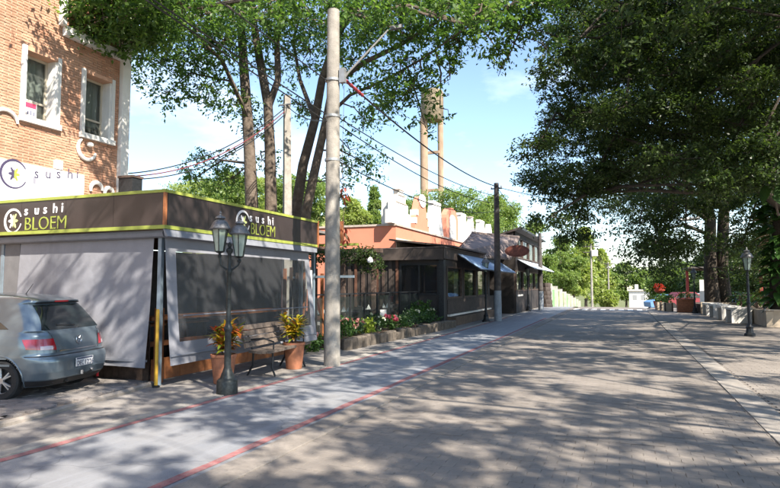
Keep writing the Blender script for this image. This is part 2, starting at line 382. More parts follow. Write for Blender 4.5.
# ------------------------------------------------------------------ foliage tools
def rand_ellip(n, shell=0.5):
    d = RNG.normal(size=(n, 3)); d /= np.linalg.norm(d, axis=1)[:, None]
    return d*(RNG.random(n)[:, None]**(1/3*shell))
def clump_leaves(cent, nleaf, spread, size, flat=0.45, tilt=0.6, aspect=0.45):
    """sprays: every clump centre gets nleaf rhombic leaflets along a few twigs"""
    n = len(cent)
    if n == 0: return np.zeros((0, 3))
    ntw = 4; per = max(2, nleaf//ntw)
    td = RNG.normal(size=(n, ntw, 3)); td[..., 2] *= flat; td /= np.linalg.norm(td, axis=2)[..., None]+1e-9
    t = np.linspace(0.1, 1, per)[None, None, :, None]*spread*RNG.uniform(0.6, 1.2, size=(n, ntw, 1, 1))
    P = cent[:, None, None, :]+td[:, :, None, :]*t
    P[..., 2] -= 0.25*(t[..., 0]**2)/max(spread, 1e-6)
    P = P+RNG.normal(size=P.shape)*spread*0.10
    d = np.broadcast_to(td[:, :, None, :], P.shape)+RNG.normal(size=P.shape)*0.75; d = d.reshape(-1, 3); P = P.reshape(-1, 3)
    d /= np.linalg.norm(d, axis=1)[:, None]+1e-9
    nrm = np.array([0, 0, 1.0])+RNG.normal(size=P.shape)*tilt
    s = np.cross(nrm, d); s /= np.linalg.norm(s, axis=1)[:, None]+1e-9
    Ls = size*RNG.uniform(0.6, 1.25, size=(len(P), 1)); Ws = Ls*aspect
    V = np.empty((len(P), 4, 3)); V[:, 0] = P-d*Ls*0.5; V[:, 1] = P+s*Ws*0.5; V[:, 2] = P+d*Ls*0.5; V[:, 3] = P-s*Ws*0.5
    V[:, 2, 2] -= 0.12*Ls[:, 0]
    return V.reshape(-1, 3)
def tree(name, label, base, trunks, blobs, leafm, barkm, nleaf=28, spread=0.42, size=0.12, flat=0.45, group=None, twig_every=3, cat='tree', shell=0.75, hang=None, bough=1.0):
    """trunks: list of (points, radii) world; blobs: (centre, (rx,ry,rz), nclumps)"""
    root = thing(name, label, cat, base, 0, group); P0 = np.array(base)
    tb = MB()
    for pts, rs in trunks: tb.tube(pts, rs, 10 if max(rs) > 0.1 else 6)
    nodes = np.array([np.array(p)*(1-t)+np.array(q)*t for pts, rs in trunks for p, q in zip(pts[:-1], pts[1:]) for t in (0, .33, .66, 1.0)])
    C = []; LB = MB()
    for c, r, n in blobs:
        c = np.array(c, float); C.append(c+rand_ellip(n, shell)*np.array(r))
        # a bough from the nearest limb node to the blob, then twigs to some of its clumps
        nd = nodes[np.argmin(((nodes-c)**2).sum(1)+0.6*np.maximum(0, nodes[:, 2]-c[2])**2)]
        dist = np.linalg.norm(c-nd)
        if dist > 0.02:
            mid = (c+nd)/2+RNG.normal(size=3)*0.08*dist+np.array([0, 0, 0.08*dist]); r0 = (0.018+0.009*dist)*bough
            LB.tube([nd, mid, c], [r0, r0*0.75, r0*0.45], 5, cap=False)
        for q in C[-1][::twig_every]:
            m2 = (q+c)/2+RNG.normal(size=3)*0.1
            LB.tube([c, m2, q], [0.018*bough, 0.012*bough, 0.005], 3, cap=False)
    C = np.concatenate(C)
    V = clump_leaves(C, nleaf, spread, size, flat)-P0
    if hang is not None: V = np.concatenate([V, hang-P0])
    me = fast_mesh('crown', V, 4, leafm); o = bpy.data.objects.new('crown', me); COL.objects.link(o); o.parent = root
    tb.add(LB.v, LB.f); tb.build('trunk', barkm, root, smooth=True, ang=60)
    return root

# ================================================================== brick building with white framed windows
BX = -11.0
BRICKM = mat('brick_orange', (0.42, 0.215, 0.137), 0.85, vs=2.2, col2=(0.47, 0.29, 0.20), bump=0.4, bs=60, island=0.13, drip=.3)
MORTAR = mat('mortar', (0.40, 0.29, 0.215), 0.95, var=0.15, vs=6)
bb = thing('brick_building', 'orange brick building with two white framed upper windows behind the low restaurant', 'building', (BX-3, 6.5, 0))
MB().bb(BX-8, BX-0.06, -2.0, 8.25, 0, 9.3).build('wall', MORTAR, bb)
box_part('wall', MORTAR, bb, BX-8, BX-0.06, 10.58, 10.86, 0, 8.6)
box_part('wall', MORTAR, bb, BX-8, BX-0.06, 8.25, 10.58, 0, 4.90)
box_part('wall', MORTAR, bb, BX-8, BX-0.06, 8.25, 10.58, 6.40, 9.3)
box_part('wall', MORTAR, bb, BX-8, BX-0.06, 9.13, 9.67, 4.90, 6.40)
wins = [(8.25, 9.13), (9.67, 10.58)]; WZ0, WZ1 = 4.90, 6.40
mbk = MB(); cz = 0.056; z = 3.0; rowi = 0
while z < 8.55:
    y = 6.3+(0.12 if rowi % 2 else 0)
    while y < 10.72:
        y2 = min(y+0.232, 10.74)
        segs = [(y, y2)]
        for (a, b_) in wins:
            if z+cz > WZ0 and z < WZ1:
                ns = []
                for (p, q) in segs:
                    if q <= a or p >= b_: ns.append((p, q))
                    else:
                        if p < a: ns.append((p, a))
                        if q > b_: ns.append((b_, q))
                segs = ns
        for (p, q) in segs:
            if q-p > 0.03:
                e = random.uniform(-0.006, 0.006)
                mbk.add([(BX-0.058, p+.006, z+.004), (BX-0.058, q-.006, z+.004), (BX-0.058, q-.006, z+cz-.004), (BX-0.058, p+.006, z+cz-.004),
                         (BX-.047+e, p+.009, z+.006), (BX-.047+e, q-.009, z+.006), (BX-.047+e, q-.009, z+cz-.006), (BX-.047+e, p+.009, z+cz-.006)],
                        [(4, 5, 6, 7), (0, 1, 5, 4), (1, 2, 6, 5), (2, 3, 7, 6), (3, 0, 4, 7)])
        y += 0.244
    z += cz; rowi += 1
mbk.build('brickwork', BRICKM, bb, kind='stuff')
SOFFIT_BOUNCE = mat('bounce_lit_plaster', (0.52, 0.30, 0.20), 0.85, var=0.1)  # orange bounce light under the window heads, put into the plaster colour
for i, (a, b_) in enumerate(wins):
    fr = MB()
    fr.bb(BX-0.05, BX+0.0, a, a+0.09, WZ0, WZ1); fr.bb(BX-0.05, BX+0.0, b_-0.09, b_, WZ0, WZ1)
    w = fr.build('window', WHITE, bb)
    MB().bb(BX-0.06, BX+0.04, a-0.02, b_+0.02, WZ0-0.05, WZ0+0.06).build('sill', WHITE, w)
    MB().bb(BX-0.30, BX+0.002, a+0.10, b_-0.10, WZ1-0.09, WZ1-0.002).build('lintel', SOFFIT_BOUNCE, w)
    MB().bb(BX-0.36, BX-0.05, b_-0.115, b_-0.02, WZ0+0.06, WZ1-0.09).build('reveal', WHITE, w)
    MB().bb(BX-0.36, BX-0.05, a+0.02, a+0.115, WZ0+0.06, WZ1-0.09).build('reveal', WHITE, w)
    ca, cb = a+0.115, b_-0.115
    wf = MB(); fx = BX-0.30
    for (p, q, zz0, zz1) in [(ca, ca+.045, WZ0+.06, WZ1-.09), (cb-.045, cb, WZ0+.06, WZ1-.09), (ca+.045, cb-.045, WZ0+.06, WZ0+.11), (ca+.045, cb-.045, WZ1-.14, WZ1-.09), (ca+.045, cb-.045, 5.35, 5.39)]:
        wf.bb(fx-0.02, fx+0.025, p, q, zz0, zz1)
    wf.build('window_frame', mat('beige_frame', (0.45, 0.40, 0.32), 0.6), w)
    MB().bb(fx-0.008, fx, ca+.03, cb-.03, WZ0+.09, WZ1-.12).build('pane', glassmat('upper_glass', (0.12, 0.13, 0.12), 0.72, 0.05), w)
    MB().grid(lambda s, t: (BX-.42+.02*math.sin(s*30), ca-.02+(cb-ca+.04)*s, WZ0+.35+(WZ1-WZ0-.4)*t), 30, 1).build('curtain', mat('added_pale_curtain', (0.55, 0.53, 0.48), 0.9, var=0.1, vs=2), w)  # pale curtain added close behind the glass so the panes read lighter
poster = MB().bb(BX-0.285, BX-0.28, 8.42, 8.80, 5.02, 5.40).build('window_poster', mat('poster_white', (0.75, 0.73, 0.74), 0.6))
tag(poster, 'white and red notice taped inside the upper brick building window', 'poster')
MB().bb(BX-0.279, BX-0.277, 8.43, 8.79, 5.24, 5.34).build('red_band', mat('poster_red', (0.62, 0.05, 0.12), 0.6), poster)
for k in range(5): MB().bb(BX-0.279, BX-0.277, 8.46+k*.065, 8.495+k*.065, 5.09, 5.17+0.02*(k % 2)).build('letter_mark', mat('poster_ink', (0.15, 0.16, 0.25), 0.6), poster)
box_part('pilaster', WHITE, bb, BX-0.30, BX+0.06, 10.745, 10.98, 0, 8.9)
box_part('cornice_band', WHITE, bb, BX-0.05, BX+0.09, 9.15, 10.742, 6.93, 7.13)
box_part('cornice_band', WHITE, bb, BX-0.05, BX+0.09, 7.2, 9.147, 7.85, 8.05)
box_part('cornice_band', WHITE, bb, BX-0.05, BX+0.085, 9.05, 9.146, 7.13, 7.849)
box_part('wall_block', WHITE, bb, BX-0.05, BX+0.03, 9.05, 9.22, 4.03, 4.22)
def arc(name, cy, cz_, r, a0, a1, w, parent, X=BX, m=WHITE):
    pts = [(X-0.02, cy+r*math.cos(rad(a0+(a1-a0)*i/14)), cz_+r*math.sin(rad(a0+(a1-a0)*i/14))) for i in range(15)]
    return MB().tube(pts, [w*(0.6+0.4*math.sin(math.pi*i/14)) for i in range(15)], 8).build(name, m, parent, smooth=True)
arc('wall_ornament', 9.86, 4.62, 0.24, 130, 345, 0.045, bb)
arc('wall_ornament', 7.95, 4.72, 0.26, 10, 165, 0.042, bb)
MB().lathe([(0.0, -.06), (.07, -.03), (.07, .03), (0, .06)], (BX+.02, 9.9, 4.72), 10).build('wall_ornament', WHITE, bb, smooth=True)
arc('wall_ornament', 10.15, 3.75, 0.16, 0, 200, 0.05, bb)
arc('wall_ornament', 10.50, 3.72, 0.12, -20, 220, 0.05, bb)

# white wall banner
INKP = mat('purple_ink', (0.055, 0.045, 0.095), 0.6)
LIME = mat('lime_green', (0.27, 0.31, 0.06), 0.6, var=0.12, stain=.3)
BANW = mat('banner_white', (0.74, 0.75, 0.76), 0.5, var=0.03, vs=2)
ban = thing('wall_banner', 'white wall banner with purple ring logo and thin spaced lettering on brick', 'banner', (BX+0.06, 8.0, 3.2))
box_part('board', BANW, ban, BX+0.02, BX+0.06, 5.8, 9.74, 3.12, 4.0)
def ring(name, cpos, r, w, a0, a1, m, parent, axis, taper=True, n=28):
    """flat ring arc on a board; axis 'x' lies on a plane facing +x, 'y' on a plane facing -y"""
    vs = []; fs = []
    for i in range(n+1):
        a = rad(a0+(a1-a0)*i/n); ww = w*(0.45+0.55*math.sin(math.pi*min(1, i/n*1.15))) if taper else w
        for rr in (r-ww/2, r+ww/2):
            u, v = rr*math.cos(a), rr*math.sin(a)
            vs.append((cpos[0], cpos[1]+u, cpos[2]+v) if axis == 'x' else (cpos[0]+u, cpos[1], cpos[2]+v))
    for i in range(n): fs.append((2*i, 2*i+1, 2*i+3, 2*i+2))
    d = (0.006, 0, 0) if axis == 'x' else (0, -0.006, 0)
    vs2 = [tuple(np.array(v)+d) for v in vs]; N = len(vs)
    fs += [tuple(i+N for i in f) for f in fs[:n]]
    for i in range(n): fs += [(2*i, 2*i+2, 2*i+2+N, 2*i+N), (2*i+1, 2*i+3, 2*i+3+N, 2*i+1+N)]
    return MB().add(vs, fs).add(vs2, []).build(name, m, parent) if False else MB().add(vs+vs2, fs).build(name, m, parent)
def flower_logo(parent, c, r, axis, m1, m2):
    for half, m in ((-1, m1), (1, m2)):
        vs = [(0, 0)]
        for i in range(25):
            a = rad(90-180*i/24)*1.0; rr = r*(0.72+0.28*math.cos(7*a)); vs.append((half*rr*math.cos(a)*0.75, rr*math.sin(a)))
        mb = MB(); mb.prism(vs, 'x' if axis == 'x' else 'y', 0, 0.006 if axis == 'x' else -0.006)
        mb.v = [(p[0]+c[0], p[1]+c[1], p[2]+c[2]) for p in mb.v]; mb.build('flower_emblem', m, parent)
lc = atX(14, 174, BX+0.06)
ring('ring_emblem', lc, 0.27, 0.05, 30, 335, INKP, ban, 'x')
flower_logo(ban, (lc[0], lc[1]+0.0, lc[2]), 0.16, 'x', INKP, LIME)
FX = (math.pi/2, 0, math.pi/2)       # text facing +x reading towards +y
FY = (math.pi/2, 0, 0)               # text facing -y
for ch, px in zip('sushi', (36, 47, 58, 69, 78)):
    p = atX(px, 176.5+0.1*px/10, BX+0.062); place_text('letter', ch, 0.30, INKP, ban, (BX+0.066, p[1]-0.05, p[2]-0.02), FX, bold=-0.002)
box_part('phone_mark', mat('grey_ink', (0.25, 0.25, 0.30), 0.6), ban, BX+0.06, BX+0.065, 8.52, 8.58, 3.63, 3.76)

# ================================================================== sushi pavilion
VINYL = mat('dark_brown_vinyl', (0.033, 0.025, 0.025), 0.42, var=0.12, vs=1.5, spec=0.5)
BLIND = mat('grey_blind_fabric', (0.205, 0.21, 0.24), 0.7, var=0.06, vs=2, bump=0.5, bs=5, drip=.25, stain=.2)
SX, SY0, SY1, SZ0, SZ1 = -6.72, 7.52, 12.62, 2.49, 3.12
sp = thing('sushi_pavilion', 'low open front restaurant pavilion with dark sign fascia, lime stripes and grey roller blinds', 'restaurant', (-8.8, 10.2, 0))
# fascia panels (left face and street face)
n = 4
for i in range(n):
    a = -10.97+(SX-0.0+10.97)*i/n; b_ = -10.97+(SX+10.97)*(i+1)/n
    box_part('sign_panel', VINYL, sp, a+.003, b_-.003, SY0, SY0+0.06, SZ0+.058, SZ1-.05)
for i in range(5):
    a = SY0+0.065+(SY1-SY0-.065)*i/5; b_ = SY0+.065+(SY1-SY0-.065)*(i+1)/5
    box_part('sign_panel', VINYL, sp, SX-0.06, SX, a+.003, b_-.003, SZ0+.058, SZ1-.05)
for (z0, z1) in ((SZ0, SZ0+.058), (SZ1-.05, SZ1)):
    box_part('lime_stripe', LIME, sp, -10.97, SX+0.015, SY0-.015, SY0+.06, z0, z1)
    box_part('lime_stripe', LIME, sp, SX-0.06, SX+.015, SY0+.062, SY1, z0, z1)
box_part('corner_trim', WOOD_O, sp, SX-0.02, SX+.02, SY0-.02, SY0+.03, SZ0+.058, SZ1-.05)
box_part('corner_trim', WOOD_O, sp, SX-.3, SX+.02, SY1+.002, SY1+.05, SZ0, SZ1)
box_part('roof', mat('roof_membrane', (0.16, 0.15, 0.15), 0.8, var=0.2), sp, -10.95, SX-.065, SY0+.065, 13.6, 2.86, 2.92)
box_part('ceiling', WOOD_D, sp, -10.95, SX-.065, SY0+.065, 13.6, 2.48, 2.52)
VAL = mat('valance_grey', (0.17, 0.18, 0.21), 0.7, var=0.08)
MB().tube([(-10.9, SY0+.14, 2.41), (SX-.10, SY0+.14, 2.43)], 0.07, 8).build('blind_roll', VAL, sp, smooth=True)
MB().tube([(SX-.10, SY0+.14, 2.43), (SX-.10, SY1, 2.42)], 0.075, 8).build('blind_roll', VAL, sp, smooth=True)
MB().add([(SX+.0, SY0, 2.488), (SX+.05, SY0+.02, 2.37), (SX+.05, SY1-.1, 2.36), (SX, SY1, 2.488), (SX-.03, SY0, 2.488), (SX-.0, SY0+.02, 2.37), (SX, SY1-.1, 2.36), (SX-.03, SY1, 2.488)], [(0, 1, 2, 3), (4, 7, 6, 5), (1, 5, 6, 2), (0, 4, 5, 1), (3, 2, 6, 7)]).build('valance', VAL, sp)
# lettering on both faces
WHT = mat('sign_white', (0.70, 0.68, 0.70), 0.6)
PALE = mat('sign_pale_green', (0.55, 0.60, 0.25), 0.6)
def sign_logo(axis):
    if axis == 'y':
        c = atY(13, 221, SY0-.006); ring('ring_emblem', (c[0], SY0-.002, c[2]), 0.205, 0.05, 20, 345, WHT, sp, 'y'); flower_logo(sp, (c[0]+0.0, SY0-.002, c[2]), 0.16, 'y', WHT, PALE)
        for ch, px in zip('sushi', (27, 37, 46, 55.5, 64)):
            q = atY(px, 213.5-0.09*(px-27), SY0); place_text('letter', ch, 0.235, WHT, sp, (q[0]-.06, SY0-.006, q[2]-.03), FY, bold=.004)
        q = atY(24, 229.8, SY0); q2 = atY(65, 227.5, SY0)
        place_text('letter', 'BLOEM', 0.33, LIME, sp, (q[0], SY0-.006, q[2]-.01), FY, bold=-.003, width=q2[0]-q[0])
    else:
        c = atX(243, 222, SX); ring('ring_emblem', (SX+.002, c[1], c[2]), 0.205, 0.05, 20, 345, WHT, sp, 'x'); flower_logo(sp, (SX+.002, c[1], c[2]), 0.16, 'x', WHT, PALE)
        for ch, px in zip('sushi', (251.0, 257.0, 263, 269, 273.5)):
            q = atX(px, 220.5+0.17*(px-251), SX); place_text('letter', ch, 0.235, WHT, sp, (SX+.006, q[1]-.06, q[2]-.02), FX, bold=.004)
        q = atX(250, 233.5, SX); q2 = atX(274, 236, SX)
        place_text('letter', 'BLOEM', 0.33, LIME, sp, (SX+.006, q[1], q[2]-.01), FX, bold=-.003, width=q2[1]-q[1])
sign_logo('y'); sign_logo('x')
# posts, deck, interior
for (x, y) in ((-6.95, 7.72), (-10.6, 7.74), (-7.05, 12.45)): box_part('post', STEELB, sp, x-.035, x+.035, y-.035, y+.035, 0, 2.5)
def planks(parent, name, m, axis, fixed, a0, a1, z0, z1, w, th=0.025, face=1):
    a = a0
    while a < a1-0.01:
        b2 = min(a+w, a1)
        e = random.uniform(0, .006)
        if axis == 'y': box_part(name, m, parent, a+.003, b2-.003, fixed-th-e, fixed, z0, z1)
        else: box_part(name, m, parent, fixed, fixed+th+e, a+.003, b2-.003, z0, z1)
        a = b2
planks(sp, 'plank', WOOD_D, 'y', 8.0, -10.9, -7.38, 0.0, .95, .32)
planks(sp, 'plank', WOOD_O, 'x', -7.36, 8.0, 12.4, 0.0, .36, .34)
box_part('floor', WOOD_D, sp, -10.9, -7.37, 8.02, 13.5, 0.0, .10)
box_part('counter', WOOD_O, sp, -7.75, -7.36, 8.0, 12.4, 1.0, 1.06)
box_part('counter', WOOD_O, sp, -7.5, -7.40, 8.0, 12.4, .56, .64)
box_part('door_post', WOOD_O, sp, -7.18, -7.08, 7.86, 7.98, 0.0, 1.22)
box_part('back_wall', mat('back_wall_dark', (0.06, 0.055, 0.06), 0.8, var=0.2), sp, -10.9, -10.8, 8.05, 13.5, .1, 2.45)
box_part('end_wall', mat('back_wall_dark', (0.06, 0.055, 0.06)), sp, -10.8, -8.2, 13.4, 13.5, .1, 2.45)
for k, (x, y) in enumerate([(-8.6, 9.0), (-8.6, 10.3), (-8.6, 11.6)]):
    t = thing('restaurant_table', 'wooden dining table inside the sushi pavilion behind the mesh blind', 'table', (x, y, .1), 0, 'tables inside the pavilion')
    box_part('tabletop', WOOD_O, t, x-.35, x+.35, y-.35, y+.35, .82, .86)
    for sx_ in (-.28, .28):
        for sy_ in (-.28, .28): box_part('leg', WOOD_D, t, x+sx_-.03, x+sx_+.03, y+sy_-.03, y+sy_+.03, .1, .82)
# left blind (opaque), gently waved
def blind_left(u, v):
    x = -10.15+(3.05)*u; z = 2.40-2.12*v; return (x, SY0+.20-.10*v+(0.022*math.sin(u*9+2*v)+.010*math.sin(u*23-5*v)+.006*math.sin(u*41+9*v))*v, z)
MB().grid(blind_left, 40, 24).build('blind', BLIND, sp, smooth=True, ang=80)
box_part('blind_bar', VAL, sp, -10.15, -7.10, SY0+.085, SY0+.115, .37, .405)
box_part('side_panel', mat('side_panel_grey', (0.13, 0.13, 0.14), 0.8, var=0.1), sp, -10.97, -10.17, SY0+.2, SY0+.24, .0, 2.4)
# street blind with a mesh window, hanging outward at the bottom
MESH = glassmat('blind_mesh', (0.052, 0.054, 0.061), 0.5, 0.4)
BY0, BY1 = 7.68, 12.42
def bl(u, v): return (SX-.13+0.24*v+(0.020*math.sin(u*7+1.5*v)+.010*math.sin(u*19-4*v)+.006*math.sin(u*37+6*v))*v, BY0+(BY1-BY0)*u-.10*v*(1-u), 2.40-2.06*v)
u0, u1, v0, v1 = .05, .955, .12, .83
sb = MB()
for (ua, ub, va, vb) in ((0, 1, 0, v0), (0, u0, v0, v1), (u1, 1, v0, v1), (0, 1, v1, 1)):
    sb.grid(lambda p, q: bl(ua+(ub-ua)*p, va+(vb-va)*q), 24, 10)
sbo = sb.build('blind', BLIND, sp, smooth=True, ang=80)
MB().grid(lambda p, q: bl(u0+(u1-u0)*p, v0+(v1-v0)*q), 30, 14).build('mesh_window', MESH, sbo, smooth=True, ang=80)
pa, pb = bl(0, .93), bl(1, .93)
MB().tube([(pa[0]+.012, pa[1], pa[2]), (pb[0]+.012, pb[1], pb[2])], 0.018, 6).build('blind_bar', VAL, sp, smooth=True)
MB().tube([(bl(0, .63)[0]+.01, bl(0, .63)[1]+.35, bl(0, .63)[2]), (bl(1, .63)[0]+.01, bl(1, .63)[1]-.3, bl(1, .63)[2])], 0.012, 6).build('blind_seam', VAL, sbo, smooth=True)
box_part('meter_box', WHITEW, sp, -7.0, -6.9, 12.6, 12.72, 1.5, 1.95)

yp = thing('yellow_post', 'thin yellow pipe post at the corner of the sushi pavilion', 'post', (-6.86, 7.58, 0))
MB().lathe([(.027, 0), (.027, 1.19), (.022, 1.215), (.0, 1.22)], (-6.86, 7.58, 0), 12).build('pipe', mat('yellow_paint', (0.48, 0.28, 0.025), 0.5, var=0.15, vs=8), yp, smooth=True)
MB().lathe([(.06, 0), (.06, .02), (.04, .03)], (-6.86, 7.58, 0), 12).build('base_collar', BLACK, yp, smooth=True)
rb = thing('roof_unit', 'dark box unit standing on the pavilion roof against the brick wall', 'roof unit', (-10.2, 11.3, 2.92))
p = atX(127, 188, -10.4)
MB().bb(-10.6, -10.2, p[1]-.05, p[1]+.25, 2.92, 4.02).build('casing', BLACK, rb)
MB().bb(-10.62, -10.18, p[1]-.07, p[1]+.27, 4.02, 4.07).build('lid', WOOD_D, rb)

# gate behind the pavilion: slatted wooden fence and green canopy edge
fe = thing('slat_fence', 'upright wooden slat fence in the gap after the sushi pavilion', 'fence', (-8.3, 14.3, 0))
for i in range(13):
    x = -9.4+i*.19; m = [WOOD_D, WOOD_O, WOOD_D][i % 3]
    box_part('slat', m, fe, x, x+.09, 14.28+.01*(i % 2), 14.32, 0.05, 2.0+.1*math.sin(i*1.7))
box_part('rail', STEELB, fe, -9.5, -6.95, 14.33, 14.37, 1.78, 1.83)
gp = thing('entry_post', 'blue grey steel post with cross rail beside the sushi pavilion', 'post', (-7.35, 13.6, 0))
box_part('post', STEELB, gp, -7.39, -7.31, 13.56, 13.64, 0, 2.6)
box_part('rail', STEELB, gp, -7.30, -6.2, 13.58, 13.62, 1.78, 1.84)
box_part('lintel', LIME, gp, -7.6, -6.1, 13.55, 13.65, 2.58, 2.64)
box_part('upright', WOOD_O, gp, -6.62, -6.5, 13.57, 13.63, 2.64, 3.2)

# ================================================================== hatchback car
PAINT = mat('teal_grey_car_paint', (0.130, 0.172, 0.208), 0.28, 0.55, coat=0.8, spec=0.5)
PLAST = mat('car_black_plastic', (0.02, 0.02, 0.022), 0.6)
CGLASS = mat('car_glass', (0.012, 0.018, 0.02), 0.04, spec=0.9, coat=0.5)
CHROME = mat('chrome', (0.6, 0.6, 0.62), 0.2, 1.0)
zs = np.array([.19, .24, .30, .40, .50, .58, .615, .635, .70, .80, .89, .94, .98, 1.05, 1.15, 1.25, 1.315, 1.335, 1.36, 1.39, 1.42, 1.445, 1.458, 1.464])
def zm(z): return z if z < .5 else .5+(z-.5)*1.10
def ip(z, pts): return float(np.interp(z, [p[0] for p in pts], [p[1] for p in pts]))
XR = [(.19, .16), (.24, .08), (.30, .03), (.40, 0), (.55, .0), (.60, .015), (.62, .045), (.64, .085), (.75, .10), (.90, .14), (.96, .19), (1.05, .25), (1.15, .325), (1.25, .41), (1.315, .47), (1.335, .43), (1.36, .42), (1.40, .56), (1.43, .80), (1.455, 1.15), (1.464, 1.5)]
XF = [(.19, 3.70), (.3, 3.84), (.45, 3.88), (.6, 3.86), (.72, 3.76), (.82, 3.55), (.90, 3.05), (.96, 2.88), (1.15, 2.58), (1.35, 2.22), (1.42, 2.02), (1.464, 1.7)]
HW = [(.19, .74), (.3, .79), (.45, .815), (.6, .825), (.75, .825), (.88, .81), (.95, .785), (1.05, .745), (1.2, .67), (1.33, .60), (1.39, .555), (1.43, .48), (1.455, .34), (1.464, .18)]
NS = 120; HALF = 52+NS
def outline(z, n=112):
    """closed plan outline at height z, starting at the rear centre line, going to the near side (-y)"""
    xr, xf, hw = ip(z, XR), ip(z, XF), ip(z, HW); cr = min(.30 if z < .95 else .20, hw*.8, (xf-xr)*.4)
    pts = []
    def bow(y): return .05*(y/hw)**2
    for i in range(14): y = -(hw-cr)*i/14; pts.append((xr+bow(y), y))
    bx = xr+bow(hw-cr)
    for i in range(12):
        a = math.pi/2*i/12; pts.append((bx+cr*(1-math.cos(a))*1.15, -(hw-cr)-cr*math.sin(a)))
    xs = bx+cr*1.15; xe = xf-cr*1.4
    for i in range(NS): t = i/NS; pts.append((xs+(xe-xs)*t, -hw-.012*math.sin(math.pi*t)))
    for i in range(12):
        a = math.pi/2*i/12; pts.append((xe+cr*1.4*math.sin(a), -hw+cr*(1-math.cos(a))))
    for i in range(14): t = i/14; y = -(hw-cr)*(1-t); pts.append((xf+.06*(1-(y/hw)**2)-.06*(1-((hw-cr)/hw)**2), y))
    half = pts; other = [(p[0], -p[1]) for p in reversed(half)]
    other = [((half[-1][0]), 0.0)]+[q for q in other if q[1] > 1e-6]
    return half+other
# car frame: local x runs rear -> front, y to its right, so near (left) side is -y after placement
CAR_LOC = (-7.52, 6.80, 0.0); CAR_RZ = math.pi+rad(13); CSC = 0.95
car = thing('parked_car', 'teal grey hatchback car parked rear outward beside the sushi pavilion', 'car', CAR_LOC, CAR_RZ); car.scale = (CSC, CSC, CSC)
WHL = [(.74, .29), (3.17, .29)]; WR = .29; AR = .345
zf = np.unique(np.round(np.concatenate([np.arange(.19, .68, .02), np.arange(.69, 1.44, .03), zs]), 3)); rings = [outline(z) for z in zf]; N = len(rings[0])
verts = []
for z, r in zip(zf, rings):
    for (x, y) in r:
        q = [x, y, z]
        for (wx, wz) in WHL:
            d = math.hypot(x-wx, z-wz)
            if AR-.028 < d < AR+.012 and abs(y) > .5: q[0] = wx+(x-wx)*AR/d; q[2] = wz+(z-wz)*AR/d
        q[2] = zm(q[2]); verts.append(tuple(q))
fcs = []
for i in range(len(zf)-1):
    for k in range(N):
        k2 = (k+1) % N; f = (i*N+k, i*N+k2, (i+1)*N+k2, (i+1)*N+k)
        cx_ = sum(verts[j][0] for j in f)/4; cz2 = sum(verts[j][2] for j in f)/4; cy_ = sum(verts[j][1] for j in f)/4
        if abs(cy_) > .5 and any(math.hypot(cx_-wx, cz2-wz) < AR-.012 for wx, wz in WHL): continue
        fcs.append(f[::-1])
fcs.append(tuple((len(zf)-1)*N+k for k in range(N)))
MB().add(verts, fcs).build('body', PAINT, car, smooth=True, ang=50, local=True)
def surf(u, z, off=0.006):
    """u: signed arc length from the rear centre line (negative = near/-y side)"""
    r = outline(z, N); half = r[:HALF] if u <= 0 else [(p[0], -p[1]) for p in r[:HALF]]
    s = 0
    for p, q in zip(half[:-1], half[1:]):
        d = math.hypot(q[0]-p[0], q[1]-p[1])
        if s+d >= abs(u):
            t = (abs(u)-s)/d; x = p[0]+(q[0]-p[0])*t; y = p[1]+(q[1]-p[1])*t
            nx, ny = (q[1]-p[1])/d, -(q[0]-p[0])/d
            if u > 0: nx, ny = -nx, -ny
            if nx*(x-1.9)+ny*y < 0: nx, ny = -nx, -ny
            return (x+nx*off, y+ny*off, zm(z))
        s += d
    return (half[-1][0], half[-1][1], z)
def patch(name, fn, m, nu=16, nv=8, parent=None, off=.006):
    """fn(s,t) -> (u,z)"""
    mb = MB(); mb.grid(lambda s, t: surf(*fn(s, t), off), nu, nv); return mb.build(name, m, parent or car, smooth=True, ang=60, local=True)
rw = patch('rear_window', lambda s, t: ((-1+2*s)*(.66-.13*t)*(1-.04*math.sin(math.pi*t)), .965+.335*t), CGLASS)
patch('rear_wiper', lambda s, t: (-.05+.4*s, 1.0+.02*s+.014*t), PLAST, 8, 1, off=.014)
patch('spoiler_edge', lambda s, t: ((-1+2*s)*.50, 1.318+.016*t), PLAST, 14, 1, off=.02)
patch('brake_light', lambda s, t: ((-1+2*s)*.16, 1.337+.018*t), mat('red_lens_dark', (0.25, 0.01, 0.015), 0.2), 8, 1, off=.012)
LAMP = mat('tail_lamp_red', (0.30, 0.010, 0.02), 0.12, coat=1.0, spec=0.7)
for sg in (-1, 1):
    tl = patch('tail_lamp', lambda s, t: (sg*((.50+.03*t)+(.42)*s), .70+.155*t+.025*s*(1-t)), LAMP, 14, 6, off=.014)
    patch('reflector', lambda s, t: (sg*(.57+.17*s), .712+.05*t), mat('lamp_clear', (0.45, 0.36, 0.40), 0.12, coat=1), 6, 3, tl, off=.020)
    patch('side_window', lambda s, t: (sg*(1.12+.62*t*.35+(.50)*s*(1-.1*t)), .985+.27*t), CGLASS, 8, 8)
    patch('side_window', lambda s, t: (sg*(1.74+(.86-.30*t)*s+.12*t*0), .985+.27*t), CGLASS, 10, 8)
    patch('door_seam', lambda s, t: (sg*(1.70+.008*s), .30+.66*t), PLAST, 1, 8, off=.002)
    hd = patch('door_handle', lambda s, t: (sg*(1.80+.16*s), .83+.035*t), PAINT, 4, 2, off=.03)
    patch('side_moulding', lambda s, t: (sg*(1.25+1.4*s), .50+.03*t), PAINT, 14, 2, off=.014)
    patch('headlamp', lambda s, t: (sg*(4.05+.35*s), .60+.13*t), mat('lamp_clear', (0.75, 0.65, 0.68)), 10, 4, off=.012)
patch('bumper_seam', lambda s, t: ((-1+2*s)*.98, .622+.010*t), PLAST, 40, 1, off=.003)
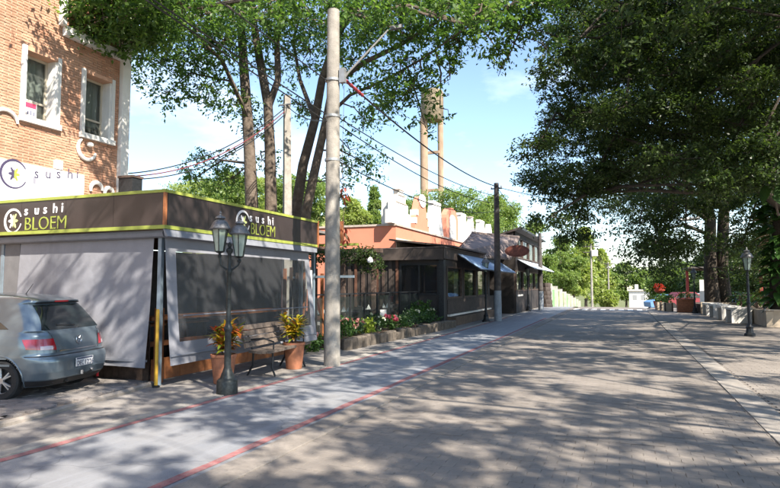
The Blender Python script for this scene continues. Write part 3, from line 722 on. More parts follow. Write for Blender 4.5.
patch('tailgate_trim', lambda s, t: ((-1+2*s)*.44, .672+.014*t), CHROME, 14, 1, off=.012)
for sg in (-1, 1): patch('tailgate_seam', lambda s, t: (sg*(.49+.012*s+.10*max(0, t-.3)), .66+.29*t), PLAST, 1, 10, off=.002)
patch('bumper_lower', lambda s, t: ((-1+2*s)*.95, .20+.085*t), PLAST, 30, 3, off=.006)
pl = patch('number_plate', lambda s, t: (-.21+.42*s, .435+.125*t), mat('plate_grey', (0.55, 0.56, 0.58), 0.5), 4, 2, off=.018)
patch('plate_header', lambda s, t: (-.19+.38*s, .535+.020*t), mat('plate_ink', (0.06, 0.07, 0.12), 0.5), 3, 1, pl, off=.020)
pc = surf(0, .45, .022)
for tx_, yo_, wd_ in (('DEC', .19, .155), ('1226', .015, .20)):
    te = text_mesh(tx_, .105, .001, 1.0); te.materials.append(mat('plate_ink', (0.06, 0.07, 0.12)))
    to = bpy.data.objects.new('plate_characters', te); COL.objects.link(to); to.parent = pl
    to.location = (pc[0]-.002, yo_, .447); to.rotation_euler = (math.pi/2, 0, -math.pi/2); xs_ = [v.co.x for v in te.vertices]; to.scale = (wd_/(max(xs_)-min(xs_)), 1, 1)
# round emblem with a V over a W
ec = np.array(surf(0, .80, .0)); ex = ec[0]-.016; EZ = zm(.80)
em = MB().tube([(ex, .062*math.cos(a), EZ+.062*math.sin(a)) for a in np.linspace(0, 2*math.pi, 25)], .007, 6, cap=False).build('round_emblem', CHROME, car, smooth=True, local=True)
v_ = MB()
for seg in ([(-.028, .05), (0, .008), (.028, .05)], [(-.052, .025), (-.026, -.045), (0, .0), (.026, -.045), (.052, .025)]):
    v_.tube([(ex, a, EZ+b_) for a, b_ in seg], .0055, 5)
v_.build('emblem_strokes', CHROME, em, local=True)
tn = text_mesh('GOL', .05, .002, 1.1); tn.materials.append(CHROME); tno = bpy.data.objects.new('badge', tn); COL.objects.link(tno); tno.parent = car
q = surf(-.40, .70, .01); tno.location = (q[0], .40, zm(.692)); tno.rotation_euler = (math.pi/2, 0, -math.pi/2)
MB().tube([(.12, -.05, .30), (-.02, -.05, .30), (-.10, -.05, .34)], .022, 8).build('tow_bar', BLACK, car, smooth=True, local=True)
MB().lathe([(0, -.03), (.028, -.01), (.028, .01), (0, .03)], (-.10, -.05, .375), 10).build('tow_ball', CHROME, car, smooth=True, local=True)
MB().lathe([(0, -.04), (.03, -.03), (.03, .03), (0, .04)], (-.03, .09, .34), 10).build('tow_socket', CHROME, car, smooth=True, local=True)
MB().tube([(.3, .30, .24), (.05, .30, .235)], .024, 8).build('exhaust_pipe', BLACK, car, smooth=True, local=True)
MB().box((.16, -.60, .25), (.02, .03, .17)).build('red_strap', mat('red_strap', (0.5, 0.02, 0.03), 0.6), car, local=True)
MB().tube([(1.05, 0, zm(1.45)), (.93, 0, zm(1.45)+.16)], [.007, .004], 6).build('antenna', PLAST, car, local=True)
MB().bb(.5, 3.5, -.62, .62, .20, .27).build('underbody', PLAST, car, local=True)
TYRE = mat('tyre_rubber', (0.022, 0.022, 0.023), 0.85, var=0.2, vs=30); RIM = mat('alloy', (0.42, 0.42, 0.43), 0.35, 0.8)
for (wx, wz) in WHL:
    for sg in (-1, 1):
        w = MB(); prof = [(.185, -.085), (.26, -.09), (.285, -.07), (.29, -.03), (.29, .03), (.285, .07), (.26, .09), (.185, .085)]
        n = 36; vs = []; fs = []
        for r_, yy in prof:
            for k in range(n): a = 2*math.pi*k/n; vs.append((wx+r_*math.cos(a), sg*.735+yy, wz+r_*math.sin(a)))
        for i in range(len(prof)-1):
            for k in range(n): a, b_ = i*n+k, i*n+(k+1) % n; fs.append((a, b_, b_+n, a+n))
        wo = w.add(vs, fs).build('wheel', TYRE, car, smooth=True, local=True)
        rm = MB(); yo = sg*.735+sg*.055
        rm.tube([(wx, sg*.70, wz), (wx, sg*.745, wz)], .19, 28)
        rm.build('rim_barrel', PLAST, wo, smooth=True, local=True)
        sk = MB()
        for k in range(10):
            a = 2*math.pi*(k//2)/5+(.16 if k % 2 else -.16); ca, sa = math.cos(a), math.sin(a); c2, s2 = math.cos(2*math.pi*(k//2)/5), math.sin(2*math.pi*(k//2)/5)
            sk.tube([(wx+.04*c2, yo+sg*.01, wz+.04*s2), (wx+.185*ca, yo, wz+.185*sa)], [.02, .016], 6)
        sk.tube([(wx+.188*math.cos(a), yo, wz+.188*math.sin(a)) for a in np.linspace(0, 2*math.pi, 33)], .012, 6, cap=False)
        sk.tube([(wx, yo-sg*.01, wz), (wx, yo+sg*.022, wz)], .042, 12)
        sk.build('rim', RIM, wo, smooth=True, local=True)
    MB().tube([(wx, -.62, wz), (wx, .62, wz)], .05, 8).build('axle', PLAST, car, local=True)
    for sg in (-1, 1):
        MB().tube([(wx+(AR-.002)*math.cos(a), sg*(ip(max(.19, wz+AR*math.sin(a)), HW)+.002), zm(wz+(AR-.002)*math.sin(a))) for a in np.linspace(-.25, math.pi+.25, 25)], .012, 6).build('arch_lip', PAINT, car, smooth=True, local=True)
        MB().grid(lambda s, t: (wx+AR*math.cos(-.3+3.75*s), sg*(.50+.30*t), wz+AR*math.sin(-.3+3.75*s)), 24, 2).build('arch_liner', PLAST, car, smooth=True, local=True)

# ================================================================== lamp posts
LGLASS = glassmat('lantern_glass', (0.30, 0.38, 0.34), 0.35, 0.15)
ROOFM = mat('lantern_roof', (0.16, 0.16, 0.165), 0.5, 0.5, var=0.3, vs=30)
def lantern(root, c, s=1.0, rz=0.3):
    """six sided lantern: finial, dome, glass body with bars, foot; c = bottom centre (local)"""
    ln = MB().lathe([(.012*s, -.10*s), (.03*s, -.06*s), (.012*s, -.03*s), (.05*s, -.015*s), (.062*s, 0)], c, 10).build('lantern', IRON, root, smooth=True, local=True)
    MB().lathe([(.058*s, .0), (.062*s, .005), (.108*s, .30*s), (.10*s, .30*s)], c, 6, rz).build('lantern_glass', LGLASS, ln, local=True)
    b = MB()
    for k in range(6):
        a = rz+2*math.pi*k/6; b.tube([(c[0]+.062*s*math.cos(a), c[1]+.062*s*math.sin(a), c[2]), (c[0]+.11*s*math.cos(a), c[1]+.11*s*math.sin(a), c[2]+.30*s)], .007*s, 4)
    b.build('bars', IRON, ln, local=True)
    MB().lathe([(.135*s, .30*s), (.145*s, .315*s), (.125*s, .345*s), (.10*s, .40*s), (.06*s, .435*s), (.045*s, .445*s), (.075*s, .455*s), (.06*s, .48*s), (.02*s, .495*s), (.014*s, .52*s), (.02*s, .53*s), (.004*s, .56*s)], c, 12, rz).build('lantern_roof', ROOFM, ln, smooth=True, ang=40, local=True)
def lamp_double(loc, label, rz):
    r = thing('street_lamp', label, 'street lamp', loc, rz)
    MB().lathe([(.155, 0), (.155, .05), (.15, .19), (.14, .21), (.105, .235), (.085, .30), (.07, .33), (.06, .37)], (0, 0, 0), 20).build('base', IRON, r, smooth=True, local=True)
    MB().lathe([(.058, .36), (.05, .40), (.047, .90), (.062, .93), (.066, .97), (.05, 1.0), (.036, 1.04), (.03, 1.75), (.045, 1.78), (.045, 1.82), (.028, 1.85), (.026, 2.06), (.05, 2.10), (.05, 2.13), (.02, 2.16), (.03, 2.19), (.008, 2.24)], (0, 0, 0), 14).build('shaft', IRON, r, smooth=True, local=True)
    for sg in (-1, 1):
        zt = 2.10 if sg < 0 else 2.03
        MB().tube([(0, 0, 1.80), (sg*.08, 0, 1.86), (sg*.13, 0, 1.90), (sg*.142, 0, zt)], [.018, .016, .016, .02], 8).build('arm', IRON, r, smooth=True, local=True)
        lantern(r, (sg*.142, 0, zt+.0), 1.08)
    return r
def lamp_single(loc, label, h=2.75, s=1.25):
    r = thing('street_lamp', label, 'street lamp', loc, 0.2)
    MB().lathe([(.17, 0), (.17, .06), (.12, .10), (.10, .24), (.12, .27), (.07, .32), (.05, .42)], (0, 0, 0), 8).build('base', BLACK, r, smooth=True, local=True)
    zt = h-.56*s
    MB().lathe([(.05, .40), (.045, 1.0), (.06, 1.02), (.06, 1.05), (.04, 1.08), (.032, zt-.18), (.055, zt-.16), (.03, zt-.12), (.025, zt-.05)], (0, 0, 0), 12).build('shaft', BLACK, r, smooth=True, local=True)
    lantern(r, (0, 0, zt), s); return r
lamp_double(tuple(gz(227, 394)), 'dark iron street lamp with two glass lanterns beside the potted plants', YAW+rad(18))
lamp_single(tuple(gz(750, 336)), 'black single lantern lamp on the paved plaza by the planter wall', 2.80, 1.3)
lamp_single(tuple(gz(695, 313)), 'black single lantern lamp beside the terracotta planter box', 2.6, 1.2)
lamp_single((-5.55, 26.0, 0), 'black lantern lamp standing next to the dark striped pole under blue awning', 2.9, 1.3)
lamp_single((-5.4, 37.6, 0), 'black lantern lamp in front of the two storey dark house', 2.9, 1.3)

WOOD_B = mat('bench_wood', (0.115, 0.09, 0.075), 0.7, var=0.35, vs=12, bump=0.3)
# ================================================================== bench and potted crotons
bl_ = gz(270, 371); BRZ = rad(6)
bench = thing('park_bench', 'grey slatted wooden bench with iron legs between two potted crotons', 'bench', (-6.02, 9.85, 0), BRZ)
# local: x towards the street, y along the street
for i in range(5): MB().box((.05+.085*i-.17, 0, .43+.012*abs(i-2)*.5), (.078, 1.8, .045)).build('seat_slat', WOOD_B, bench, local=True)
for i in range(4): MB().box((-.23-.035*i, 0, .54+.10*i), (.04, 1.8, .088), 0, 0, -.3).build('back_slat', WOOD_B, bench, local=True)
for sg in (-1, 1):
    yy = sg*.66
    MB().tube([(.24, yy, 0), (.17, yy, .15), (.19, yy, .40), (.0, yy, .415), (-.19, yy, .415)], .02, 6).build('leg', BLACK, bench, smooth=True, local=True)
    MB().tube([(-.30, yy, 0), (-.20, yy, .18), (-.19, yy, .42), (-.27, yy, .60), (-.37, yy, .92)], .02, 6).build('leg', BLACK, bench, smooth=True, local=True)
    MB().tube([(-.27, yy, .62), (.0, yy, .66), (.2, yy, .60), (.2, yy, .42)], .016, 6).build('armrest', BLACK, bench, smooth=True, local=True)
CROT = leafmat('croton_leaf', [(0.06, 0.12, 0.02), (0.30, 0.32, 0.03), (0.62, 0.45, 0.04), (0.62, 0.22, 0.04), (0.50, 0.08, 0.03), (0.15, 0.04, 0.03)], 0.25, 0.35)
CROT2 = leafmat('croton_leaf_yellow', [(0.06, 0.13, 0.02), (0.25, 0.32, 0.03), (0.55, 0.45, 0.04), (0.50, 0.28, 0.03), (0.22, 0.05, 0.03)], 0.25, 0.35)
def potted(loc, label, r, h, lm, nl, s, seed):
    rs = random.Random(seed)
    t = thing('potted_croton', label, 'potted plant', loc)
    MB().lathe([(r*.72, 0), (r*.74, .02), (r*.97, h*.9), (r*1.03, h*.91), (r*1.03, h), (r*.93, h), (r*.9, h*.92)], (0, 0, 0), 24).build('pot', TERRA, t, smooth=True, local=True)
    MB().lathe([(0, h*.9), (r*.9, h*.9), (r*.9, h*.93), (0, h*.94)], (0, 0, 0), 20).build('soil', SOIL, t, local=True)
    stm = MB(); lv = MB()
    for k in range(7):
        a = rs.uniform(0, 6.28); tp = (s*.38*math.cos(a)*rs.random(), s*.38*math.sin(a)*rs.random(), h+s*rs.uniform(.35, .75))
        stm.tube([(0.03*math.cos(a), .03*math.sin(a), h*.9), tp], [.012, .007], 5)
        for j in range(nl):
            b = rs.uniform(0, 6.28); e = rs.uniform(-.1, 1.1); L_ = s*rs.uniform(.18, .36)
            f = rs.uniform(.25, 1.0); p0 = (tp[0]*f, tp[1]*f, h*.9+(tp[2]-h*.9)*f)
            lv.leaf(p0, (math.cos(b), math.sin(b), e), L_, L_*.30, rs.uniform(.05, .4))
    stm.build('stem', WOOD_D, t, local=True); lv.build('leaves', lm, t, local=True); return t
potted(tuple(gz(223, 383)), 'orange and red croton in a terracotta pot just behind the double lamp', .205, .47, CROT, 60, .80, 3)
potted(tuple(gz(294, 368.5)), 'yellow green croton in a dark terracotta pot at the bench end', .205, .50, CROT2, 56, .72, 5)

# ================================================================== utility poles and wires
PA = gz(332, 366); PB = gz(498, 321); PC = gz(541, 310)
DARKP0 = mat('lamp_head_grey', (0.12, 0.12, 0.12), .6)
up = thing('utility_pole', 'tall pale concrete utility pole standing at the red edge line', 'utility pole', tuple(PA))
MB().tube([PA+[0, 0, -.1], PA+[-.02, 0, 7.25]], [.165, .125], 18).build('shaft', CONCP, up, smooth=True)
for z in (4.1, 5.0, 5.75): MB().tube([PA+[-.02, 0, z], PA+[-.02, 0, z+.05]], .158, 14).build('clamp_band', mat('galvanised', (0.33, 0.34, 0.35), 0.5, 0.7, var=.2), up, smooth=True)
MB().box(PA+[.20, .0, 5.85], (.12, .10, .30)).build('bracket', MATS['galvanised'], up)
arm = atY(388, 30, PA[1]+.9)
MB().tube([PA+[.18, 0, 5.72], PA+[.30, .05, 5.92], arm], [.024, .024, .02], 8).build('lamp_arm', DARKP0, up, smooth=True)
hd = MB().box((arm[0]+.14, arm[1]+.15, arm[2]+.10), (.26, .11, .07), rad(30), 0, rad(-14)).build('lamp_head', DARKP0, up)
P2 = atY(289, 205, 16.0); P2b = np.array([P2[0], 16.0, 0]); p2t = atY(287, 96, 16.0)
u2 = thing('utility_pole', 'shorter square concrete pole rising behind the pavilion roof among the trunks', 'utility pole', tuple(P2b))
MB().tube([P2b, [p2t[0], 16, p2t[2]]], [.20, .13], 4).build('shaft', CONCP, u2)
MB().tube([[p2t[0]-.2, 15.9, p2t[2]-.3], [p2t[0]+.2, 15.9, p2t[2]-.3]], .03, 6).build('crossarm', MATS['galvanised'], u2)
DARKP = mat('dark_wood_pole', (0.07, 0.062, 0.06), 0.85, var=.3, vs=5, bump=.4)
def wpole(P, top, label, band_h):
    t = thing('utility_pole', label, 'utility pole', tuple(P))
    MB().tube([P+[0, 0, -.1], P+[0, 0, band_h]], [.17, .163], 14).build('painted_base', mat('pale_blue_paint', (0.24, 0.27, 0.31), 0.75, var=.2, vs=5), t, smooth=True)
    MB().tube([P+[0, 0, band_h], P+[0, 0, top]], [.158, .11], 14).build('shaft', DARKP, t, smooth=True)
    MB().tube([P+[-.25, 0, top-.25], P+[.25, 0, top-.25]], .03, 6).build('crossarm', DARKP, t)
    for s_ in (-.22, 0, .22): MB().lathe([(.02, 0), (.04, .03), (.025, .06), (.035, .09), (0, .12)], P+[s_, 0, top-.22], 8).build('insulator', WHITEW, t, smooth=True)
    return t
wpole(PB, 6.2, 'dark utility pole with pale blue painted foot under the blue awning', 1.35)
wpole(PC, 4.95, 'far dark utility pole with pale foot before the two storey house', 1.2)
WIRE = mat('cable_black', (0.02, 0.02, 0.022), 0.6); WIRER = mat('cable_red', (0.14, 0.035, 0.04), 0.6)
def wire(a, b, sag, r, label, m=WIRE, n=24, group=None):
    a = np.array(a, float); b = np.array(b, float)
    pts = [a+(b-a)*t-np.array([0, 0, sag*4*t*(1-t)]) for t in np.linspace(0, 1, n)]
    return tag(MB().tube(pts, r, 5).build('overhead_cable', m, smooth=True), label, 'cable', group)
g1 = 'street cables between concrete pole and dark pole'
wire(PA+[.1, 0, 5.9], PB+[0, 0, 6.05], .35, .022, 'thick single power cable from concrete pole down to dark pole top')
for k, z in enumerate((5.0, 4.85, 4.1)):
    wire(PA+[.1, .1, z], PB+[-.1+.1*k, 0, 5.65-.35*k], .25+.1*k, .013, 'thin telephone cable from concrete pole to dark pole, '+('uppermost', 'middle', 'lowest')[k]+' of three', group=g1)
for k, z in enumerate((5.05, 4.9, 5.75)):
    wire(PA+[-.1, 0, z], np.array([-6.6-.3*k, -14, 7.9+.5*k]), .35, .013, ('thin power cable clamped near the concrete pole lamp bracket rising over the pavilion' if k == 2 else 'thin telephone cable from concrete pole rising over the pavilion towards the brick house'), group='cables over the pavilion')
for k in range(3):
    wire([p2t[0], 15.9, p2t[2]-.4-.1*k], [BX+.1, 10.95, 4.25-.07*k], .42+.05*k, .016, 'dull red sagging service cable from square pole to brick building corner' if k == 1 else 'black sagging service cable from square pole to brick building corner', m=WIRER if k == 1 else WIRE, group='service cables to the brick building')
wire([p2t[0], 16, p2t[2]-.3], PA+[0, .1, 5.0], .2, .014, 'short cable linking square concrete pole with tall concrete pole')
wire(PB+[.1, 0, 6.0], [2.8, 36, 5.6], .3, .014, 'cable from dark pole top crossing the street into the right trees')
wire(PB+[.1, 0, 5.9], PC+[0, 0, 4.85], .2, .014, 'cable from dark pole down to the far dark pole')
qa, qb = PA+[.1, 0, 5.9], PB+[0, 0, 6.05]
wp = [qa*(1-t)+qb*t-np.array([0, 0, .35*4*t*(1-t)]) for t in np.linspace(.006, .075, 12)]
tag(MB().tube(wp, [.03+.012*(i % 2) for i in range(12)], 7).build('cable_wrap', mat('red_plastic', (0.30, 0.05, 0.06), 0.6, stain=.5)), 'red plastic wrap on the power cable beside concrete pole', 'cable wrap')

# ================================================================== flower bed with log edging, glass barrier
pl_ = thing('flower_bed', 'long flower bed edged with upright log stumps along the sidewalk', 'flower bed', (-6.5, 17.8, 0))
def bedx(y): return -6.42+.045*(y-13.6)
box_part('soil', SOIL, pl_, -7.25, -6.55, 13.7, 22.4, 0, .25)
LOG = mat('log_grey', (0.10, 0.083, 0.068), 0.9, var=.35, vs=6, bump=.6, island=.2)
lg = MB().lathe([(.14, 0), (.145, .30), (.13, .335), (.06, .345)], (0, 0, 0), 9)
me0 = bpy.data.meshes.new('log'); me0.from_pydata(lg.v, [], lg.f); me0.update(); me0.materials.append(LOG)
y = 13.62
while y < 22.4:
    o = share(me0, 'log', pl_, (bedx(y)-(-6.5)+random.uniform(-.02, .02), y-17.8, -random.uniform(0, .05)), random.uniform(0, 3)); o.scale = (1, 1, random.uniform(.78, .95)); y += .285
BUSH = {'green': leafmat('bush_green', [(0.03, 0.08, 0.02), (0.08, 0.15, 0.03)], .3), 'lime': leafmat('bush_lime', [(0.16, 0.22, 0.03), (0.30, 0.36, 0.05)], .35),
        'deep': leafmat('bush_deep', [(0.02, 0.05, 0.02), (0.045, 0.09, 0.03)], .25), 'pink': leafmat('petal_pink', [(0.55, 0.05, 0.12), (0.70, 0.20, 0.28)], .3),
        'rose': leafmat('petal_rose', [(0.45, 0.10, 0.12), (0.65, 0.40, 0.38)], .3), 'white': leafmat('petal_white', [(0.6, 0.6, 0.55), (0.75, 0.74, 0.7)], .3)}
def bush(loc, r, h, lk, label, fk=None, nf=12, n=26, ls=.09, group='shrubs in the flower bed'):
    t = thing('flowering_shrub', label, 'shrub', loc, 0, group)
    c = rand_ellip(n, .7)*np.array([r, r, h*.5])+np.array([0, 0, h*.5])
    V = clump_leaves(c, 24, r*.5, ls, .8, .8, .5); V[:, 2] = np.maximum(V[:, 2], .0)
    o = bpy.data.objects.new('foliage', fast_mesh('foliage', V, 4, BUSH[lk])); COL.objects.link(o); o.parent = t
    s = MB()
    for k in range(4): s.tube([(0, 0, -.02), (c[k][0]*.7, c[k][1]*.7, c[k][2])], [.012, .005], 4)
    s.build('stem', WOOD_D, t, local=True)
    if fk:
        d = RNG.normal(size=(nf, 3)); d[:, 2] = np.abs(d[:, 2])+.2; d /= np.linalg.norm(d, axis=1)[:, None]
        c2 = d*np.array([r, r, h*.55])+np.array([0, 0, h*.5]); V = clump_leaves(c2, 12, .05, .07, 1, 1, .8)
        o = bpy.data.objects.new('blossoms', fast_mesh('blossoms', V, 4, BUSH[fk])); COL.objects.link(o); o.parent = t
    return t
bush((-6.75, 14.0, .25), .36, .50, 'green', 'green leafy shrub with a few pale pink blossoms behind concrete pole', 'rose', 6)
bush((-6.78, 14.75, .25), .34, .46, 'deep', 'dark green shrub with rose blossoms at the start of the flower bed', 'rose', 9)
bush((-6.75, 15.5, .25), .36, .50, 'lime', 'bright lime yellow shrub in the log edged flower bed')
bush((-6.78, 16.35, .25), .36, .50, 'deep', 'dark bushy shrub between the lime shrub and pink flowers', 'white', 4)
bush((-6.62, 17.05, .25), .30, .42, 'green', 'shrub covered with deep pink flowers in the log edged bed', 'pink', 30)
for k in range(5):
    bush((-6.72+.05*(k % 2), 17.9+.95*k, .25), .42, .38+.04*(k % 3), 'deep' if k % 2 else 'green', ('low dark shrub along the glass barrier' if k % 2 else 'low mid green shrub with small pale blossoms along the glass barrier'), None if k % 2 else 'white', 5, group='low shrubs along the barrier')
for k, (x, y) in enumerate(((-7.7, 13.2), (-8.2, 13.6), (-7.1, 13.0))):
    bush((x, y, 0), .30, .42, 'lime' if k == 1 else 'green', ('lime yellow shrub in the gap after the pavilion' if k == 1 else 'small green red dotted shrub in the gap after the pavilion'), 'rose', 8, group='shrubs after the pavilion')
sgn = thing('price_card', 'small white card sign standing among the bed flowers before the glass', 'sign', (-6.9, 17.3, .25))
MB().box((-6.9, 17.3, .70), (.02, .22, .28), rad(-40)).build('card', WHITE, sgn)
MB().tube([(-6.91, 17.3, .25), (-6.91, 17.3, .6)], .012, 6).build('stake', WOOD_D, sgn)

gb = thing('glass_barrier', 'low glass barrier with dark posts behind the flower bed', 'barrier', (-7.4, 18.2, 0))
yb = np.linspace(13.9, 22.3, 9)
for i, y in enumerate(yb): box_part('post', BLACK, gb, -7.46, -7.40, y-.03, y+.03, 0, 1.32)
for i in range(8): box_part('glass_panel', GLASS_B, gb, -7.436, -7.424, yb[i]+.04, yb[i+1]-.04, .15, 1.26)
box_part('top_rail', BLACK, gb, -7.47, -7.39, yb[0], yb[-1], 1.322, 1.36)

# ================================================================== dark restaurant with awning
DKW = mat('dark_brown_wall', (0.034, 0.028, 0.026), 0.75, var=.2, vs=3, bump=.2)
DKW2 = mat('brown_fascia', (0.055, 0.042, 0.037), 0.7, var=.25, vs=2)
CURT = mat('pale_curtain', (0.50, 0.48, 0.42), 0.9, var=.12, vs=3)
TERRAB = mat('dull_red_batten', (0.12, 0.055, 0.035), .8, var=.2)
rs_ = thing('dark_restaurant', 'low dark brown restaurant with large windows and a blue awning', 'restaurant', (-9.5, 27.5, 0))
RXW, RY0, RY1 = -6.45, 22.45, 33.4
# camera-facing end wall with a big dark window
box_part('wall', DKW, rs_, -10.9, -8.25, RY0, RY0+.2, 0, 2.6)
box_part('wall', DKW, rs_, -8.247, -6.62, RY0, RY0+.2, 0, 1.2)
box_part('wall', DKW, rs_, -8.247, -6.62, RY0, RY0+.2, 2.45, 2.6)
ew = MB()
for (x0, x1, z0, z1) in ((-8.25, -8.17, 1.2, 2.45), (-6.70, -6.62, 1.2, 2.45), (-8.17, -6.70, 1.2, 1.27), (-8.17, -6.70, 2.38, 2.45), (-7.46, -7.41, 1.27, 2.38)): ew.bb(x0, x1, RY0-.03, RY0+.1, z0, z1)
ew = ew.build('window', BLACK, rs_)
box_part('pane', GLASS_D, ew, -8.17, -7.46, RY0+.03, RY0+.04, 1.27, 2.38); box_part('pane', GLASS_D, ew, -7.41, -6.70, RY0+.03, RY0+.04, 1.27, 2.38)
for i in range(9):
    x = -10.8+i*.30; box_part('batten', [WOOD_D, DKW2, TERRAB][i % 3], rs_, x, x+.10+.04*(i % 2), RY0-.05, RY0-.002, .0, 2.58)
box_part('fascia', DKW2, rs_, -10.9, -6.40, RY0-.25, RY0-.15, 2.58, 3.02)
box_part('fascia', DKW2, rs_, -6.50, -6.38, RY0-.148, RY1, 2.62, 3.04)
MB().add([(-10.9, RY0-.2, 3.02), (-6.36, RY0-.2, 3.05), (-6.36, RY1, 3.05), (-10.9, RY1, 3.0), (-10.9, RY0-.2, 3.06), (-6.36, RY0-.2, 3.09), (-6.36, RY1, 3.09), (-10.9, RY1, 3.06)], [(0, 3, 2, 1), (4, 5, 6, 7), (0, 1, 5, 4), (1, 2, 6, 5), (2, 3, 7, 6), (3, 0, 4, 7)]).build('roof', mat('flat_roof', (0.12, 0.10, 0.095), .9, var=.2), rs_)
MB().add([(-9.0, 23.2, 3.45), (-6.2, 23.2, 3.10), (-6.2, 33.3, 3.12), (-9.0, 33.3, 3.5), (-9.0, 23.2, 3.52), (-6.2, 23.2, 3.17), (-6.2, 33.3, 3.19), (-9.0, 33.3, 3.57)], [(0, 3, 2, 1), (4, 5, 6, 7), (0, 1, 5, 4), (1, 2, 6, 5), (2, 3, 7, 6), (3, 0, 4, 7)]).build('eave', DKW2, rs_)
# street wall
box_part('wall', DKW, rs_, RXW-.2, RXW, RY0+.2, RY1, 0, 1.05)
box_part('wall', DKW, rs_, RXW-.2, RXW, RY0+.2, RY1, 2.35, 2.62)
box_part('dado', mat('brown_boards', (0.055, 0.042, 0.036), .8, var=.3, vs=6), rs_, RXW+.002, RXW+.03, 23.0, 31.3, .45, 1.0)
box_part('white_ledge', WHITEW, rs_, RXW+.002, RXW+.12, 23.0, 31.0, .36, .43)
box_part('plinth', mat('plinth_brown', (0.10, 0.07, 0.05), .9, var=.3, vs=5), rs_, RXW+.002, RXW+.35, 23.0, 31.0, 0, .33)
box_part('corner_post', BLACK, rs_, RXW-.14, RXW+.06, RY0-.14, RY0+.10, 0, 2.58)
wy = [(22.95, 25.35), (25.65, 28.0), (28.3, 30.6)]
prev = RY0+.2
for (a, b_) in wy:
    box_part('mullion_wall', DKW, rs_, RXW-.2, RXW, prev, a, 1.05, 2.35); prev = b_
    f = MB()
    for (p, q, z0, z1) in ((a, a+.08, 1.05, 2.35), (b_-.08, b_, 1.05, 2.35), (a+.08, b_-.08, 1.05, 1.12), (a+.08, b_-.08, 2.28, 2.35)): f.bb(RXW-.12, RXW+.02, p, q, z0, z1)
    w = f.build('window', WOOD_D, rs_)
    box_part('pane', glassmat('curtained_glass', (0.05, 0.055, 0.05), .55), w, RXW-.07, RXW-.06, a+.08, b_-.08, 1.12, 2.28)
    for (p, q) in ((a+.08, a+.75), (b_-.7, b_-.08)):
        MB().grid(lambda s, t: (RXW-.17+.03*math.sin(s*22), p+(q-p)*s, 1.1+1.2*t), 24, 1).build('curtain', CURT, w)
box_part('wall', DKW, rs_, RXW-.2, RXW, 30.6, 31.2, 1.05, 2.35)
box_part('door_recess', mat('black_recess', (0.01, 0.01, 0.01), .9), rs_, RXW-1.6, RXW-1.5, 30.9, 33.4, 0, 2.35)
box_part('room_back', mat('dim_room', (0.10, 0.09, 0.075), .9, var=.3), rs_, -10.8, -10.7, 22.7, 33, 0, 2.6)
AWN = mat('blue_awning', (0.24, 0.34, 0.50), .7, var=.08, vs=2)
def awning(parent, y0, y1, xi, zi, xo, zo, name='awning', m=AWN):
    n = 3
    for i in range(n):
        a, b_ = y0+(y1-y0)*i/n, y0+(y1-y0)*(i+1)/n
        MB().add([(xi, a+.01, zi), (xi, b_-.01, zi), (xo, b_-.01, zo), (xo, a+.01, zo), (xi, a+.01, zi+.02), (xi, b_-.01, zi+.02), (xo, b_-.01, zo+.02), (xo, a+.01, zo+.02)], [(0, 1, 2, 3), (7, 6, 5, 4), (0, 3, 7, 4), (1, 5, 6, 2), (3, 2, 6, 7)]).build(name, m, parent)
    MB().tube([(xi, y0, zi-.03), (xo, y0, zo-.03), (xo, y1, zo-.03)], .02, 6).build('awning_rail', BLACK, parent)
awning(rs_, 24.3, 33.2, RXW+.12, 2.88, RXW+1.05, 2.26)
# thatched brown sloping roof behind
br = thing('brown_roof_house', 'broad sloping brown tiled roof rising behind the blue awning restaurant', 'house', (-9.0, 36, 0))
TILE = mat('brown_roof_tile', (0.17, 0.135, 0.125), .7, var=.2, vs=1.2, bump=.4, bs=9)
box_part('wall', DKW, br, -9.6, -7.0, 30.5, 33.7, 3.0, 3.3)
BLc, TLc, TRc, BRc = [np.array(p) for p in (atY(457, 253.5, 26.8), atY(472, 233, 31.2), atY(519, 237.5, 33.7), atY(511, 258, 31.3))]
bk1, bk2 = np.array([-9.5, 34.5, 3.3]), np.array([-6.6, 36.5, 3.3]); dn = np.array([0, 0, -.10])
for q4 in ((BLc, BRc, TRc, TLc), (TLc, TRc, bk2, bk1)):
    MB().add([*q4, *[p+dn for p in q4]], [(0, 1, 2, 3), (7, 6, 5, 4), (0, 4, 5, 1), (1, 5, 6, 2), (2, 6, 7, 3), (3, 7, 4, 0)]).build('roof', TILE, br)
for k in range(0, 10):
    t = k/9; up_ = np.array([0, 0, .02]); MB().tube([BLc*(1-t)+BRc*t+up_, TLc*(1-t)+TRc*t+up_], .03, 5).build('roof_batten', TILE, br)
for k in range(1, 6):
    t = k/6; MB().tube([BLc*(1-t)+TLc*t+up_, BRc*(1-t)+TRc*t+up_], .014, 4).build('roof_course', TILE, br)
MB().tube([TLc+up_, TRc+up_], .07, 6).build('ridge', TILE, br)

# two storey dark house
h2 = thing('two_storey_house', 'dark two storey house with pale curtained windows and white awning strips', 'house', (-7.6, 39.3, 0))
HX = -5.55; Y0, Y1 = 33.9, 44.6
MB().prism([(-9.5, 0), (HX-.1, 0), (HX-.1, 4.66), (-9.5, 3.3)], 'y', Y0, Y0+.15).build('wall', DKW, h2)
box_part('wall', DKW, h2, HX-.15, HX, Y0+.15, Y1, 0, 1.25)
box_part('wall', DKW, h2, HX-.15, HX, Y0+.15, Y1, 2.45, 3.15)
box_part('wall', DKW, h2, HX-.15, HX, Y0+.15, Y1, 4.35, 4.62)
MB().prism([(-9.8, 3.32), (HX+.35, 4.75), (HX+.35, 4.87), (-9.8, 3.44)], 'y', Y0-.1, Y1+.3).build('roof', DKW2, h2)
box_part('gutter', BLACK, h2, HX+.36, HX+.44, Y0-.3, Y1+.3, 4.70, 4.80)
box_part('wall', DKW, h2, -9.4, -9.3, Y0+.2, Y1, 0, 3.25)
